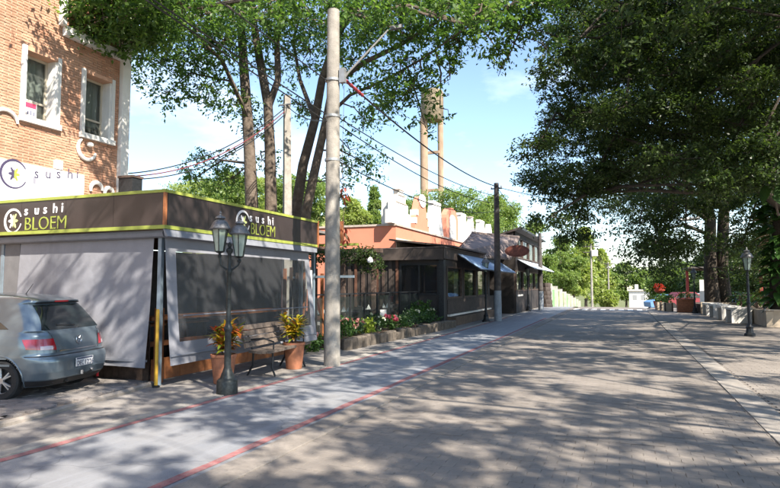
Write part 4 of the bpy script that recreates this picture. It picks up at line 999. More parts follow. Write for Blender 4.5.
for (z0, z1, n) in ((1.25, 2.45, 4), (3.15, 4.35, 4)):
    st = (Y1-Y0-.3)/n
    for i in range(n):
        a = Y0+.2+i*st; b_ = a+st-.16
        f = MB()
        for (p, q, zz0, zz1) in ((a, a+.09, z0, z1), (b_-.09, b_, z0, z1), (a+.09, b_-.09, z0, z0+.07), (a+.09, b_-.09, z1-.07, z1)): f.bb(HX-.12, HX+.02, p, q, zz0, zz1)
        w = f.build('window', WOOD_D, h2)
        box_part('pane', glassmat('far_glass', (0.06, 0.06, 0.06), .6), w, HX-.06, HX-.05, a+.09, b_-.09, z0+.07, z1-.07)
        # tied-back curtain: wide at the top, narrow in the middle
        for sg, e in ((1, a+.09), (-1, b_-.09)):
            wd = (b_-a-.18)*.46
            MB().grid(lambda s, t: (HX-.11+.02*math.sin(s*16), e+sg*wd*s*(1-.75*math.sin(math.pi*min(1, (1-t)*1.2))**2*.8), z0+.08+(z1-z0-.16)*t), 10, 8).build('curtain', CURT, w)
        if i: box_part('mullion_wall', DKW, h2, HX-.15, HX, a-.16, a, z0, z1)
awning(h2, Y0+.6, Y1+.6, HX+.04, 3.05, HX+.95, 2.55, m=mat('white_blue_awning', (0.50, 0.56, 0.64), .7))
box_part('white_board', WHITEW, h2, HX+.002, HX+.03, 34.4, 36.4, .95, 1.05)
oc = atY(517, 251, 30.6)
osg = thing('oval_sign', 'red brown oval wooden sign hanging over the restaurant entrance', 'sign', tuple(oc))
n = 28
ell = lambda a, b_: [(oc[0]+a*math.cos(2*math.pi*k/n), oc[2]+b_*math.sin(2*math.pi*k/n)) for k in range(n)]
MB().prism(ell(.62, .30), 'y', 30.6, 30.66).build('board', mat('red_brown_board', (0.11, 0.035, 0.025), .6, var=.2, vs=4), osg)
MB().prism(ell(.50, .21), 'y', 30.59, 30.598).build('inner_panel', mat('red_brown_light', (0.15, 0.05, 0.035), .6, var=.3, vs=9), osg)
for s_ in (-.4, .35): MB().tube([(oc[0]+s_, 30.63, oc[2]+.2), (oc[0]+s_, 31.2, oc[2]+.75)], .012, 5).build('hanger', BLACK, osg)
# vine on a beam, garden furniture seen through the glass
pg_ = thing('vine_pergola', 'dark timber pergola overgrown with climbing vine beside concrete pole', 'pergola', (-8.8, 18.5, 0))
for x in (-10.6, -9.4, -8.2):
    box_part('post', WOOD_D, pg_, x-.07, x+.07, 19.6, 19.74, 0, 2.75)
box_part('beam', WOOD_D, pg_, -11, -7.9, 19.55, 19.79, 2.75, 2.9)
c = np.concatenate([np.array([-9.5, 19.4, 2.72])+rand_ellip(90, .8)*np.array([1.6, .5, .30]), np.array([-8.2, 19.5, 2.45])+rand_ellip(40, .8)*np.array([.4, .35, .42])])
o = bpy.data.objects.new('vine', fast_mesh('vine', clump_leaves(c, 26, .22, .10, .8, .9, .55)-np.array([-8.8, 18.5, 0]), 4, LEAF_R)); COL.objects.link(o); o.parent = pg_
gl = thing('globe_lamp', 'white globe lamp hanging under the pergola vine', 'lamp', (-8.15, 19.2, 2.35))
MB().lathe([(.0, .05), (.07, .07), (.105, .12), (.105, .18), (.07, .24), (.03, .27), (.0, .275)], (-8.15, 19.2, 2.30), 16).build('globe', mat('white_globe', (0.8, 0.82, 0.86), .2), gl, smooth=True)
MB().tube([(-8.15, 19.2, 2.57), (-8.15, 19.4, 2.76)], .008, 5).build('cord', BLACK, gl)
def chair(loc, rz, label, group):
    t = thing('garden_chair', label, 'chair', loc, rz, group)
    MB().box((0, 0, .44), (.42, .42, .04)).build('seat', WOOD_D, t, local=True)
    MB().box((-.19, 0, .72), (.03, .40, .32), 0, 0, -.1).build('backrest', WOOD_D, t, local=True)
    for sx_ in (-.18, .18):
        for sy_ in (-.18, .18): MB().box((sx_, sy_, .21), (.04, .04, .42)).build('leg', WOOD_D, t, local=True)
for k, y in enumerate((15.6, 17.4, 19.0, 20.8)):
    t = thing('garden_table', 'dark garden table set with folded white napkins behind the glass barrier', 'table', (-8.2, y, 0), 0, 'garden tables behind the barrier')
    box_part('tabletop', WOOD_D, t, -8.55, -7.85, y-.35, y+.35, .72, .76)
    for sx_ in (-.28, .28):
        for sy_ in (-.28, .28): box_part('leg', WOOD_D, t, -8.2+sx_-.03, -8.2+sx_+.03, y+sy_-.03, y+sy_+.03, 0, .72)
    for j in (-1, 1):
        nk = MB().add([(-8.2-.06, y+.2*j-.06, .76), (-8.2+.06, y+.2*j-.06, .76), (-8.2+.06, y+.2*j+.06, .76), (-8.2-.06, y+.2*j+.06, .76), (-8.2, y+.2*j, .94)], [(0, 3, 2, 1), (0, 1, 4), (1, 2, 4), (2, 3, 4), (3, 0, 4)]).build('napkin', WHITE)
        tag(nk, 'folded white napkin standing on a garden table behind glass', 'napkin', 'napkins on garden tables')
        chair((-8.2, y+.62*j, 0), -j*math.pi/2, 'dark wooden garden chair at a table behind the glass barrier', 'chairs behind the barrier')
fl = thing('garden_shrub', 'potted shrub standing before the big dark window behind the glass', 'potted plant', (-7.2, 21.7, 0))
MB().lathe([(.16, 0), (.22, .4), (.2, .4)], (-7.2, 21.7, 0), 14).build('pot', TERRA, fl, smooth=True)
o = bpy.data.objects.new('foliage', fast_mesh('foliage', clump_leaves(np.array([0, 0, .75])+rand_ellip(32, .7)*np.array([.4, .35, .35]), 24, .25, .12, .8, .9, .5), 4, BUSH['green'])); COL.objects.link(o); o.parent = fl
MB().tube([(-7.2, 21.7, .35), (-7.2, 21.7, 1.0)], .02, 6).build('stem', WOOD_D, fl)

# ================================================================== salmon building with stepped dutch gables
SAL = mat('salmon_plaster_wall', (0.58, 0.215, 0.14), .85, var=.05, vs=1.5)
CREAM = mat('cream_plaster', (0.74, 0.66, 0.55), .85, var=.06, vs=2)
sb_ = thing('salmon_building', 'salmon plaster building with a row of white stepped gable ornaments on its parapet', 'building', (-12.5, 33, 0))
GX, GY = -9.0, 24.05
box_part('wall', SAL, sb_, -17, GX-.012, GY, 44, 0, 4.15)
box_part('cream_band', CREAM, sb_, GX-.01, GX+.02, GY+.02, 29.5, 3.06, 3.62)
box_part('coping', mat('coping_grey', (0.42, 0.36, 0.32), .8, var=.2), sb_, -17, GX+.05, GY-.05, 44, 4.152, 4.235)
def gable(y0, w, h, kind, m):
    c = y0+w/2
    if kind == 'step':
        o = [(-.5, 0), (-.5, .38), (-.36, .38), (-.36, .62), (-.22, .62), (-.22, .84), (-.10, .84), (-.10, 1.0), (.10, 1.0), (.10, .84), (.22, .84), (.22, .62), (.36, .62), (.36, .38), (.5, .38), (.5, 0)]
    elif kind == 'taper': o = [(-.5, 0), (-.40, .35), (-.27, .90), (-.31, .92), (-.31, 1.0), (.31, 1.0), (.31, .92), (.27, .90), (.40, .35), (.5, 0)]
    elif kind == 'arch': o = [(-.5, 0)]+[(-.5*math.cos(a), .62+.38*math.sin(a)) for a in np.linspace(0, math.pi, 13)]+[(.5, 0)]
    else: o = [(-.5, 0), (-.5, .3), (-.38, .42), (-.30, .62), (-.20, .86)]+[(.16*math.cos(a), .88+.12*math.sin(a)) for a in np.linspace(math.pi, 0, 7)]+[(.20, .86), (.30, .62), (.38, .42), (.5, .3), (.5, 0)]
    mb = MB(); mb.prism([(c+a*w, 4.24+b_*h) for a, b_ in o], 'x', GX-.32, GX-.02)
    return mb.build('gable', m, sb_)
gl_ = []
for (pa_, pb_x, ptop, kind, m) in ((391, 412, 190.5, 'step', WHITE), (414.5, 430, 196, 'bell', SAL), (430.5, 444.5, 202, 'taper', WHITE), (446, 459, 208, 'arch', SAL), (459.5, 468.5, 213.5, 'taper', WHITE), (469.5, 476, 217.5, 'step', WHITE), (478.5, 486.5, 220.5, 'taper', WHITE), (487.5, 493.5, 224, 'bell', WHITE)):
    ya, yb_ = atX(pa_, 225, GX)[1], atX(pb_x, 225, GX)[1]; zt_ = atX((pa_+pb_x)/2, ptop, GX)[2]
    gl_.append((ya+.05*(yb_-ya), .9*(yb_-ya), zt_-4.24, kind, m))
for a in gl_: g = gable(*a)
yc = gl_[3][0]+gl_[3][1]/2; wv = gl_[3][1]*.27; hv = gl_[3][2]
mb = MB(); mb.prism([(yc+wv*math.cos(t), 4.26+hv*.52+hv*.24*math.sin(t)) for t in np.linspace(0, math.pi, 11)]+[(yc-wv, 4.26), (yc+wv, 4.26)], 'x', GX-.015, GX+.02); mb.build('arch_inlay', WHITE, sb_)
yc = gl_[1][0]+gl_[1][1]/2; wv = gl_[1][1]; hv = gl_[1][2]
mb = MB(); mb.prism([(yc+wv*.24*math.cos(t), 4.24+hv*.86+hv*.19*math.sin(t)) for t in np.linspace(0, 2*math.pi, 17)[:-1]], 'x', GX-.015, GX+.02); mb.build('gable_cap', WHITE, sb_)
for sg in (-1, 1):
    for (a_, h0) in ((.46, .16), (.36, .40)): box_part('gable_step', WHITE, sb_, GX-.34, GX+.02, yc+sg*wv*a_-.10, yc+sg*wv*a_+.10, 4.24+hv*h0, 4.24+hv*(h0+.16))
for (y0, w, h, kind, m) in gl_:
    if kind == 'step':
        for a, b_ in ((.62, .5), (.84, .3), (1.0, .24)):
            box_part('ledge', MATS['coping_grey'], sb_, GX-.34, GX+.0, y0+w/2-w*b_*.5-.05, y0+w/2+w*b_*.5+.05, 4.24+a*h-.0, 4.24+a*h+.05)
box_part('roof_vent', WHITE, sb_, -9.9, -9.6, 24.6, 24.9, 4.24, 5.35); box_part('roof_vent', BLACK, sb_, -9.58, -9.45, 24.7, 24.95, 4.24, 5.2)

# ================================================================== right side plaza: planter walls, stools, boxes, plants
BEIGE = mat('beige_plaster', (0.40, 0.33, 0.25), .85, var=.15, vs=2.5, bump=.2)
q = gz(780, 327)
pw = thing('planter_wall', 'low beige masonry planter wall under the big shady trees', 'planter', (8.0, 28, 0))
box_part('wall', BEIGE, pw, 5.35, 14.0, 26.6, 26.85, 0, .62)
box_part('wall', BEIGE, pw, 5.10, 5.348, 26.6, 30.6, 0, .60)
box_part('coping', mat('planter_coping', (0.46, 0.40, 0.33), .85, var=.1), pw, 5.05, 14, 26.55, 26.9, .622, .67)
box_part('soil', SOIL, pw, 5.35, 14, 26.85, 36, 0, .5)
WST = mat('stool_white', (0.62, 0.60, 0.57), .8, var=.12, vs=4)
for k in range(4):
    p = np.array([4.62-.06*k, 29.4+2.2*k, 0])
    t = thing('arch_stool', 'white square arch stool standing in a row before the planter', 'stool', tuple(p), rad(4), 'white arch stools by the planter')
    MB().box((0, 0, .60), (.8, 1.0, .10)).build('seat', WST, t, local=True)
    for sg in (-1, 1): MB().box((0, sg*.43, .275), (.76, .13, .55)).build('leg', WST, t, local=True)
    MB().box((.33, 0, .275), (.08, .72, .55)).build('back_panel', mat('stool_grey', (0.30, 0.29, 0.29), .8), t, local=True)
pw2 = thing('planter_wall', 'far low beige planter wall running past the stools', 'planter', (5.2, 36, 0))
box_part('wall', BEIGE, pw2, 4.0, 9.0, 36.9, 37.1, 0, .66); box_part('wall', BEIGE, pw2, 5.0, 5.2, 31, 36.898, 0, .55)
box_part('soil', SOIL, pw2, 4.1, 10, 37.1, 43, 0, .5); box_part('soil', SOIL, pw2, 5.2, 10, 31, 36.898, 0, .45)
tb_ = thing('planter_box', 'terracotta coloured planter box beside the far lantern lamp', 'planter', (3.5, 39.5, 0))
box_part('box', TERRA, tb_, 3.02, 3.95, 39.1, 39.9, 0, .72); box_part('rim', TERRA, tb_, 2.98, 3.99, 39.06, 39.94, .72, .78)
box_part('soil', SOIL, tb_, 3.1, 3.9, 39.2, 39.8, .78, .79)
for k in range(3):
    x = 2.62-.36*k*.5; t = thing('wooden_planter', 'small pale wooden planter box in a row by the terracotta box', 'planter', (x, 40.6+k*1.1, 0), 0, 'small wooden planters')
    MB().bb(-.25, .25, -.35, .35, 0, .5).build('box', mat('pale_wood', (0.42, 0.36, 0.28), .8, var=.15), t, local=True)
    for sx_ in (-.2, .2): MB().bb(sx_-.04, sx_+.04, -.37, -.352, 0, .52).build('batten', WOOD_D, t, local=True)
    bush((x, 40.6+k*1.1, .5), .35, .55, 'green', 'leafy shrub growing in a small wooden planter box', None, group='shrubs in wooden planters')
bush((3.5, 39.5, .78), .5, .45, 'green', 'spreading green shrub in the terracotta planter box')
REDF = leafmat('red_flower', [(0.28, 0.02, 0.012), (0.42, 0.05, 0.02), (0.3, 0.02, 0.02)], .3)
rp_ = thing('red_flower_stand', 'two tier red flower pots stacked on the pavement before the crest', 'flower pot', tuple(gz(660, 309.5)))
MB().lathe([(.28, 0), (.40, .5), (.42, .55), (.36, .55)], (0, 0, 0), 16).build('pot', mat('red_pot', (0.32, 0.05, 0.025), .6, var=.2), rp_, smooth=True, local=True)
MB().tube([(0, 0, .5), (0, 0, 1.2)], .04, 6).build('stem', WOOD_D, rp_, local=True)
MB().lathe([(.2, 1.12), (.34, 1.25), (.34, 1.3), (.28, 1.3)], (0, 0, 0), 14).build('upper_pot', MATS['red_pot'], rp_, smooth=True, local=True)
for nm, cz_, r, m in (('red_blossoms', 1.46, .30, REDF), ('foliage', .72, .38, BUSH['green'])):
    o = bpy.data.objects.new(nm, fast_mesh(nm, clump_leaves(np.array([0, 0, cz_])+rand_ellip(30, .7)*np.array([r, r, .22]), 24, .15, .12, 1, 1, .7), 4, m)); COL.objects.link(o); o.parent = rp_
# big-leaved understorey in the planter
def bigleaf(loc, n, h, L_, label, lm=LEAF_B, group=None, name='broadleaf_plant', seed=1, w=.38):
    r = random.Random(seed); t = thing(name, label, 'plant', loc, 0, group); lv = MB(); st = MB()
    for k in range(n):
        a = r.uniform(0, 6.28); e = r.uniform(.2, 1.2); hh = h*r.uniform(.35, 1); rr = h*.35*r.random()
        tip = (rr*math.cos(a), rr*math.sin(a), hh); st.tube([(0, 0, 0), (rr*.3*math.cos(a), rr*.3*math.sin(a), hh*.6), tip], [.014, .01, .006], 4)
        l = L_*r.uniform(.6, 1.1); lv.leaf(tip, (math.cos(a), math.sin(a), r.uniform(-.5, .8)), l, l*w, r.uniform(.1, .6))
    st.build('stem', WOOD_D, t, local=True); lv.build('leaves', lm, t, local=True); return t
BROM = leafmat('bromeliad', [(0.05, 0.10, 0.03), (0.12, 0.16, 0.04), (0.30, 0.10, 0.05)], .3)
for k, (x, y) in enumerate(((6.1, 27.6), (7.0, 27.3), (6.5, 28.6), (7.8, 28.0), (5.7, 28.8), (7.3, 29.2), (5.7, 30.0), (6.5, 30.4))):
    bigleaf((x, y, .5), 34, .9+.25*(k % 3), .65, 'arching strap leaved plant growing inside the beige planter', BROM if k % 3 == 0 else LEAF_B, 'strap leaved plants in the planter', seed=k+2, w=.2)
for k in range(7):
    bigleaf((5.7+.5*(k % 2), 31.6+1.0*k, .45), 30, .75, .5, 'low broad leaved plant lining the far planter', LEAF_B, 'plants lining the far planter', seed=40+k, w=.3)
# background park building in the shade
pv = thing('park_kiosk', 'open park kiosk with red posts and pinkish brick wall among the trees', 'kiosk', (9.5, 44, 0))
box_part('wall', mat('pink_brick', (0.42, 0.20, 0.13), .85, vs=5, col2=(0.5, 0.28, 0.2), bump=.3), pv, 6.55, 12.5, 33.0, 33.3, 0, 1.9)
box_part('wall', WHITEW, pv, 5.6, 6.3, 52, 52.2, -.5, 2.0)
REDP = mat('red_post', (0.22, 0.03, 0.025), .6)
for x in (4.3, 6.6, 8.8): box_part('post', REDP, pv, x-.09, x+.09, 47, 47.2, -.4, 2.6)
box_part('beam', WOOD_D, pv, 4.2, 9.5, 46.9, 47.3, 2.6, 2.75)
box_part('roof', mat('kiosk_roof', (0.10, 0.09, 0.08), .8), pv, 4.3, 9.8, 46, 51, 2.752, 2.85)
for k, (x, m) in enumerate(((3.5, (0.20, 0.03, 0.04)), (4.6, (0.6, 0.6, 0.6)), (5.6, (0.10, 0.25, 0.5)), (2.9, (0.12, 0.25, 0.5)))):
    t = thing('parked_car_far', ['red', 'white', 'blue', 'blue grey'][k]+' small car parked beyond the planters under the trees', 'car', (x*1.35, 56+1.5*k, hz(56+1.5*k)), rad(20))
    pm = mat('far_car_%d' % k, m, .5, .0)
    cab = [(-1.9, .3), (-1.95, .75), (-1.7, .88), (-1.1, .95), (-.6, 1.42), (.7, 1.45), (1.4, .98), (1.95, .88), (2.0, .35)]
    MB().prism(cab, 'y', -.8, .8).build('body', pm, t, local=True)
    MB().prism([(-1.0, .97), (-.55, 1.36), (.66, 1.38), (1.2, 1.0)], 'y', -.82, .82).build('side_windows', CGLASS, t, local=True)
    for wx in (-1.2, 1.2):
        for sg in (-1, 1): MB().tube([(wx, sg*.65, .3), (wx, sg*.83, .3)], .3, 14).build('wheel', TYRE, t, local=True)
# pale pergola beams between the right trunks
pb_ = thing('beam_frame', 'pale weathered timber beams fixed across the twin tree trunks', 'beam', (4.6, 37.5, 5.8))
for (ax, ay, bx_, by_, Y, th) in ((697, 205, 719, 203, 37.2, .17), (679, 220, 700, 218, 37.2, .18), (700, 212, 714, 214, 37.5, .09)):
    a, b_ = atY(ax, ay, Y), atY(bx_, by_, Y); MB().tube([a, b_], th*.55, 4).build('beam', WHITEW, pb_)
MB().tube([atY(676, 222, 37.3), atY(705, 206, 37.6), (4.9, 37.9, 5.6)], .05, 5).build('brace', WOOD_D, pb_)

# ================================================================== left trees behind the pavilion
def tp(px, py, Y): return tuple(atY(px, py, Y))
def gr(pts, r0, r1): return (pts, list(np.linspace(r0, r1, len(pts))))
def jitter(c, s): return tuple(np.array(c)+RNG.normal(size=3)*s)
B = lambda px, py, Y, r, n, fz=.7: (tp(px, py, Y), (r, r, r*fz), n)
t1b = tp(254, 215, 17); t1 = [(t1b[0]+.1, 17, 0), tp(252, 210, 17), tp(249, 140, 17), tp(244, 70, 17), tp(240, 10, 16.6), tp(232, -60, 16)]
t1c = [tp(249, 120, 17), tp(222, 60, 15.5), tp(190, 30, 14), tp(150, 15, 12)]
t2 = [(tp(270, 215, 17.4)[0]+.1, 17.4, 0), tp(271, 205, 17.4), tp(270, 150, 17.4), tp(268, 105, 17.4), tp(258, 50, 17.2), tp(250, 0, 17), tp(252, -50, 17)]
t2b = [tp(268, 108, 17.4), tp(278, 80, 17.4), tp(277, 40, 17.2), tp(284, -10, 17), tp(295, -60, 16.5)]
tree('shade_tree', 'tall street tree with two straight brown trunks behind the pavilion sign', (t1[0][0], 17, 0),
     [gr(t1, .25, .10), gr(t2, .23, .09), gr(t2b, .13, .06), gr(t1c, .08, .03)],
     [B(20, 4, 9.3, .55, 32), B(48, 10, 9.4, .55, 32), B(92, 30, 9.9, .5, 21), B(125, 40, 10.4, .55, 21), B(160, 35, 11, .6, 21), B(70, 26, 9.6, .35, 10), ((-8.6, 9.0, 8.3), (1.1, 1.0, .6), 60), ((-7.6, 8.2, 8.8), (1.1, 1.0, .6), 50), ((-9.0, 8.0, 8.2), (.8, .8, .5), 36), B(75, 8, 9.6, .95, 78), B(25, -4, 9.2, .6, 33), B(118, 14, 10, .95, 82), B(150, 12, 11, 1.0, 78), B(105, -25, 10, 1.2, 90), B(50, -40, 10, 1.4, 90), B(160, 62, 14.5, 1.1, 35), B(140, 40, 13, .8, 26), B(190, 50, 15, 1.2, 47),
      B(168, 92, 15, .7, 16), B(205, 85, 15.5, 1.0, 35), B(225, 40, 16, 1.5, 72), B(200, 10, 14, 1.5, 90), B(250, 15, 16, 1.5, 90), B(235, 105, 17, .8, 22), B(215, 160, 18, .8, 22), B(195, 178, 18.5, .7, 16), B(232, 178, 18.5, .9, 24),
      B(290, 20, 17.5, 1.5, 78), B(280, 70, 18.5, .9, 22), B(200, -60, 14, 2.2, 117), B(270, -70, 16, 2.4, 117), B(150, -50, 12, 1.8, 117), B(255, 125, 18, .6, 12), B(262, 160, 19, .7, 12)]+[B(x_, 6+9*math.sin(x_*.37), 11.6+1.2*math.sin(x_*.9), .55, 14) for x_ in range(150, 330, 30)],
     LEAF_L, BARK, nleaf=30, spread=.42, size=.145, flat=.6)
t3 = [(tp(292, 230, 18.2)[0]-.1, 18.2, 0), tp(296, 210, 18.2), tp(303, 165, 18), tp(315, 120, 17.8), tp(322, 80, 17.5), tp(335, 40, 17), tp(352, 10, 16.4), tp(380, -40, 15.5)]
t4 = [(tp(303, 235, 17.6)[0]-.1, 17.6, 0), tp(306, 212, 17.6), tp(316, 165, 17.6), tp(326, 120, 17.5), tp(332, 85, 17.4), tp(365, 62, 17), tp(400, 45, 16), tp(440, 20, 14.8)]
t5 = [tp(315, 120, 17.8), tp(300, 80, 18), tp(293, 40, 18), tp(305, 0, 18)]
t6 = [tp(326, 118, 17.5), tp(350, 95, 17.2), tp(385, 80, 16.5), tp(420, 60, 15.6), tp(470, 25, 14)]
tree('shade_tree', 'leaning forked street tree arching over the concrete utility pole', (t3[0][0], 18, 0),
     [gr(t3, .21, .07), gr(t4, .19, .04), gr(t5, .09, .03), gr(t6, .07, .02)],
     [B(330, 20, 17, 1.4, 72), B(365, 15, 16, 1.3, 72), B(350, 60, 17, .9, 26), B(400, 15, 15.5, 1.3, 78), B(440, 12, 15, 1.2, 72), B(480, 8, 14.5, .9, 44), B(400, 60, 15.5, .9, 35), B(410, 88, 15, .65, 14), B(395, 95, 15.5, .6, 18),
      B(450, 75, 15, .7, 11), B(460, 40, 15, .8, 26), B(440, 108, 15.5, .6, 4), B(425, 125, 16, .5, 4), B(365, 120, 18, .7, 14), B(350, 150, 19, .9, 18), B(370, 165, 19, .7, 12), B(340, 180, 19.5, .8, 14), B(375, 95, 17, .7, 18), B(310, 50, 18, 1.1, 35), B(300, 105, 18.5, .7, 16),
      B(385, -60, 16, 2.4, 130), B(450, -50, 15, 2.0, 104), B(330, -60, 17, 2.2, 104), B(505, 20, 14, .55, 18), B(498, 50, 14, .35, 7), B(520, 5, 14, .7, 26)]+[B(x_, 3+9*math.sin(x_*.37), 12.6+1.2*math.sin(x_*.9), .5, 13) for x_ in range(330, 548, 30)],
     LEAF_L, BARK, nleaf=30, spread=.42, size=.145, flat=.6)
# thin hanging branch over the street
hb = [tp(548, -25, 14), tp(530, 10, 14), tp(518, 35, 14), tp(508, 58, 14), tp(499, 69, 14)]
hl = [B(545, 5, 14, .6, 16), B(525, 18, 14, .35, 8), B(512, 42, 14, .3, 6), B(504, 60, 14, .25, 5), B(538, 30, 14, .35, 8), B(548, 45, 14.5, .4, 9)]
# ================================================================== right trees
T1 = (5.85, 27.2, .0)
outline_R = [(545, -10), (548, 20), (556, 45), (552, 60), (546, 75), (556, 92), (548, 104), (536, 112), (541, 130), (531, 148), (537, 160), (527, 172), (533, 190), (528, 205), (540, 222), (556, 228), (574, 236), (590, 218), (610, 220), (622, 238), (635, 250), (641, 266), (650, 279), (668, 276), (690, 268), (705, 266), (730, 270), (800, 275), (810, -10)]
def inside(px, py, poly):
    c = False; j = len(poly)-1
    for i in range(len(poly)):
        (xi, yi), (xj, yj) = poly[i], poly[j]
        if (yi > py) != (yj > py) and px < (xj-xi)*(py-yi)/(yj-yi)+xi: c = not c
        j = i
    return c
Rb1, Rb2 = [], []
rr = random.Random(5)
gx = 535
while gx < 800:
    gy = 0
    while gy < 285:
        x, y = gx+rr.uniform(-9, 9), gy+rr.uniform(-9, 9)
        if inside(x, y, outline_R) and not (692 < x < 740 and y > 208):
            low = y > 185 and x > 605
            edge = not all(inside(x+a, y+b_, outline_R) for a, b_ in ((-22, 0), (0, 22), (-15, 15), (22, 0)))
            for lay in range(1 if edge else 2):
                Y = rr.uniform(28, 36) if low else rr.uniform(16, 21) if lay == 0 else rr.uniform(21, 28)
                r = (.58 if edge else rr.uniform(.68, 1.0))*Y/21
                nC = int((19 if edge else 25)*(.75+.5*rr.random()))
                (Rb2 if low else Rb1).append((tp(x, y, Y), (r*1.1, r*1.1, r*.50), nC))
        gy += 21
    gx += 21
for k in range(46):    # crown above the frame
    Rb1.append(((rr.uniform(-1.5, 11), rr.uniform(14, 30), rr.uniform(9.5, 12)), (1.5, 1.5, .8), 26))
for k in range(26):    # crown to the right of the frame
    Rb1.append(((rr.uniform(7, 12.5), rr.uniform(17, 30), rr.uniform(4.5, 9.5)), (1.5, 1.5, .8), 26))
trk = [(T1, (5.8, 27.2, 2.2), (5.9, 27.0, 4.2), (5.6, 26.4, 6.2), (5.0, 25.5, 8.0), (4.6, 24.5, 10)), ((6.2, 27.0, 4.2), (4.4, 25.2, 5.6), (2.4, 23, 6.6), (.4, 21, 7.0), (-1.6, 20, 7.0)), ((5.7, 26.5, 6.0), (4.4, 24, 7.6), (2.5, 20.5, 8.8), (.8, 17.8, 9.2)),
       ((6.3, 27.1, 3.6), (7.6, 25.5, 6), (8.6, 23, 8), (9.2, 20, 9)), ((6.2, 27, 4.0), (7.6, 28.5, 6.5), (8.6, 29.5, 9)), ((4.4, 25.2, 5.6), (2.6, 24.6, 5.0), (.8, 22.5, 4.9), (-1.0, 20.6, 4.6)), ((2.5, 20.5, 8.8), (.5, 20.5, 8.2), (-1.2, 19.5, 8.6)),
       ((6.1, 26.9, 4.6), (5.4, 23.5, 6.2), (5.2, 20, 7.4), (4.6, 17, 8.2))]
trs = [(.55, .42, .36, .26, .18, .1), (.2, .16, .12, .08, .04), (.2, .16, .11, .06), (.22, .17, .11, .06), (.2, .14, .07), (.10, .08, .06, .03), (.09, .06, .03), (.18, .14, .1, .05)]
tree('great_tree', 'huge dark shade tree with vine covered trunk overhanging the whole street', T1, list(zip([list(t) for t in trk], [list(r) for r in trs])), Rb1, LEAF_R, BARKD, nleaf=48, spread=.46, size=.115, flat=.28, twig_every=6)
tree('hanging_branch', 'thin sparse leafed branch hanging down over the street against the sky', tuple(hb[0]), [gr(hb, .035, .008), gr([hb[2], tp(540, 42, 14), tp(556, 62, 14.2)], .014, .004)], hl, LEAF_L, BARKD, nleaf=18, spread=.28, size=.11, flat=.7, cat='branch')
T2 = (4.72, 38.0, .4)
trk = [(T2, (4.65, 38, 2.4), (4.75, 38, 5.4), (4.2, 37.5, 7.5), (3.2, 36, 9.5)), ((5.35, 38.4, .4), (5.25, 38.3, 2.4), (5.45, 38.2, 5.6), (5.8, 38, 8), (6.4, 38, 10)), ((4.75, 38, 5.2), (3.2, 36.5, 6.2), (1.6, 35, 6.4)), ((4.3, 37.6, 7.2), (3.2, 34, 8), (2, 31, 8)), ((4.7, 38, 4.4), (3.2, 36, 4.9), (1.9, 34.5, 4.4)), ((5.5, 38.2, 5.8), (6.6, 35, 6.6), (7.2, 32, 7))]
trs = [(.42, .34, .29, .2, .1), (.42, .34, .29, .2, .1), (.16, .11, .06), (.16, .1, .05), (.12, .08, .04), (.15, .1, .05)]
for (px, py) in [(x_, y_) for x_ in range(640, 790, 17) for y_ in (240, 256, 270)]:
    if 690 < px < 742: continue
    Y = rr.uniform(33, 42); Rb2.append((tp(px+rr.uniform(-7, 7), py+rr.uniform(-6, 6), Y), (.95, .95, .5), 20))
for k in range(24): Rb2.append(((rr.uniform(.5, 8), rr.uniform(28, 37), rr.uniform(5.5, 9)), (1.5, 1.5, .8), 28))
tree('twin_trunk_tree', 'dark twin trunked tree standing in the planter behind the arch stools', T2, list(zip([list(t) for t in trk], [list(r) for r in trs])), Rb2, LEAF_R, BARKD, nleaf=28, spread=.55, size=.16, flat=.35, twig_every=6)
# trees of the same avenue beside and behind the camera; they shade the foreground
def avenue(loc, ext, label, seed, nb=60, dens=24, z0=6.6, z1=10.4):
    """ext: crown extent (x0, x1, y0, y1)"""
    r = random.Random(seed); x, y = loc; bl_ = []
    cx_, cy_, hx, hy = (ext[0]+ext[1])/2, (ext[2]+ext[3])/2, (ext[1]-ext[0])/2, (ext[3]-ext[2])/2
    while len(bl_) < nb:
        a, b_ = r.uniform(-1, 1), r.uniform(-1, 1)
        if a*a+b_*b_ > 1: continue
        bl_.append(((cx_+a*hx, cy_+b_*hy, z0+(z1-z0)*r.random()+.6*(1-a*a-b_*b_)), (.46, .46, .28), dens))
    trk = [gr([(x, y, 0), (x, y, 2.5), (x-.2, y, 5), (x-.6, y, 8)], .42, .15)]
    for k in range(8):
        a = k*.785; trk.append(gr([(x-.1, y, 3.5+.2*k), ((x*1.2+cx_*.8)/2+1.4*math.cos(a), (y*1.2+cy_*.8)/2+1.4*math.sin(a), 6.3), (cx_+hx*.75*math.cos(a), cy_+hy*.75*math.sin(a), 8.4)], .07, .02))
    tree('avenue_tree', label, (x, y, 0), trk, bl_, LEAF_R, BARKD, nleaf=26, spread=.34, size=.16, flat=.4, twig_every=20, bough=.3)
avenue((8.6, 14.5), (-.5, 12, 8.5, 18.5), 'broad avenue tree rising from the plaza pavement right of the road', 21, 245, 6)
avenue((8.8, 4.5), (-2.4, 12, -2, 9.5), 'avenue tree on the plaza opposite the parked car', 22, 300, 7, 7.4, 10.6)
avenue((8.4, -6.5), (-2, 12, -12, -1.5), 'avenue tree on the plaza behind the viewer side of the street', 23, 200, 7, 7.2, 10.4)
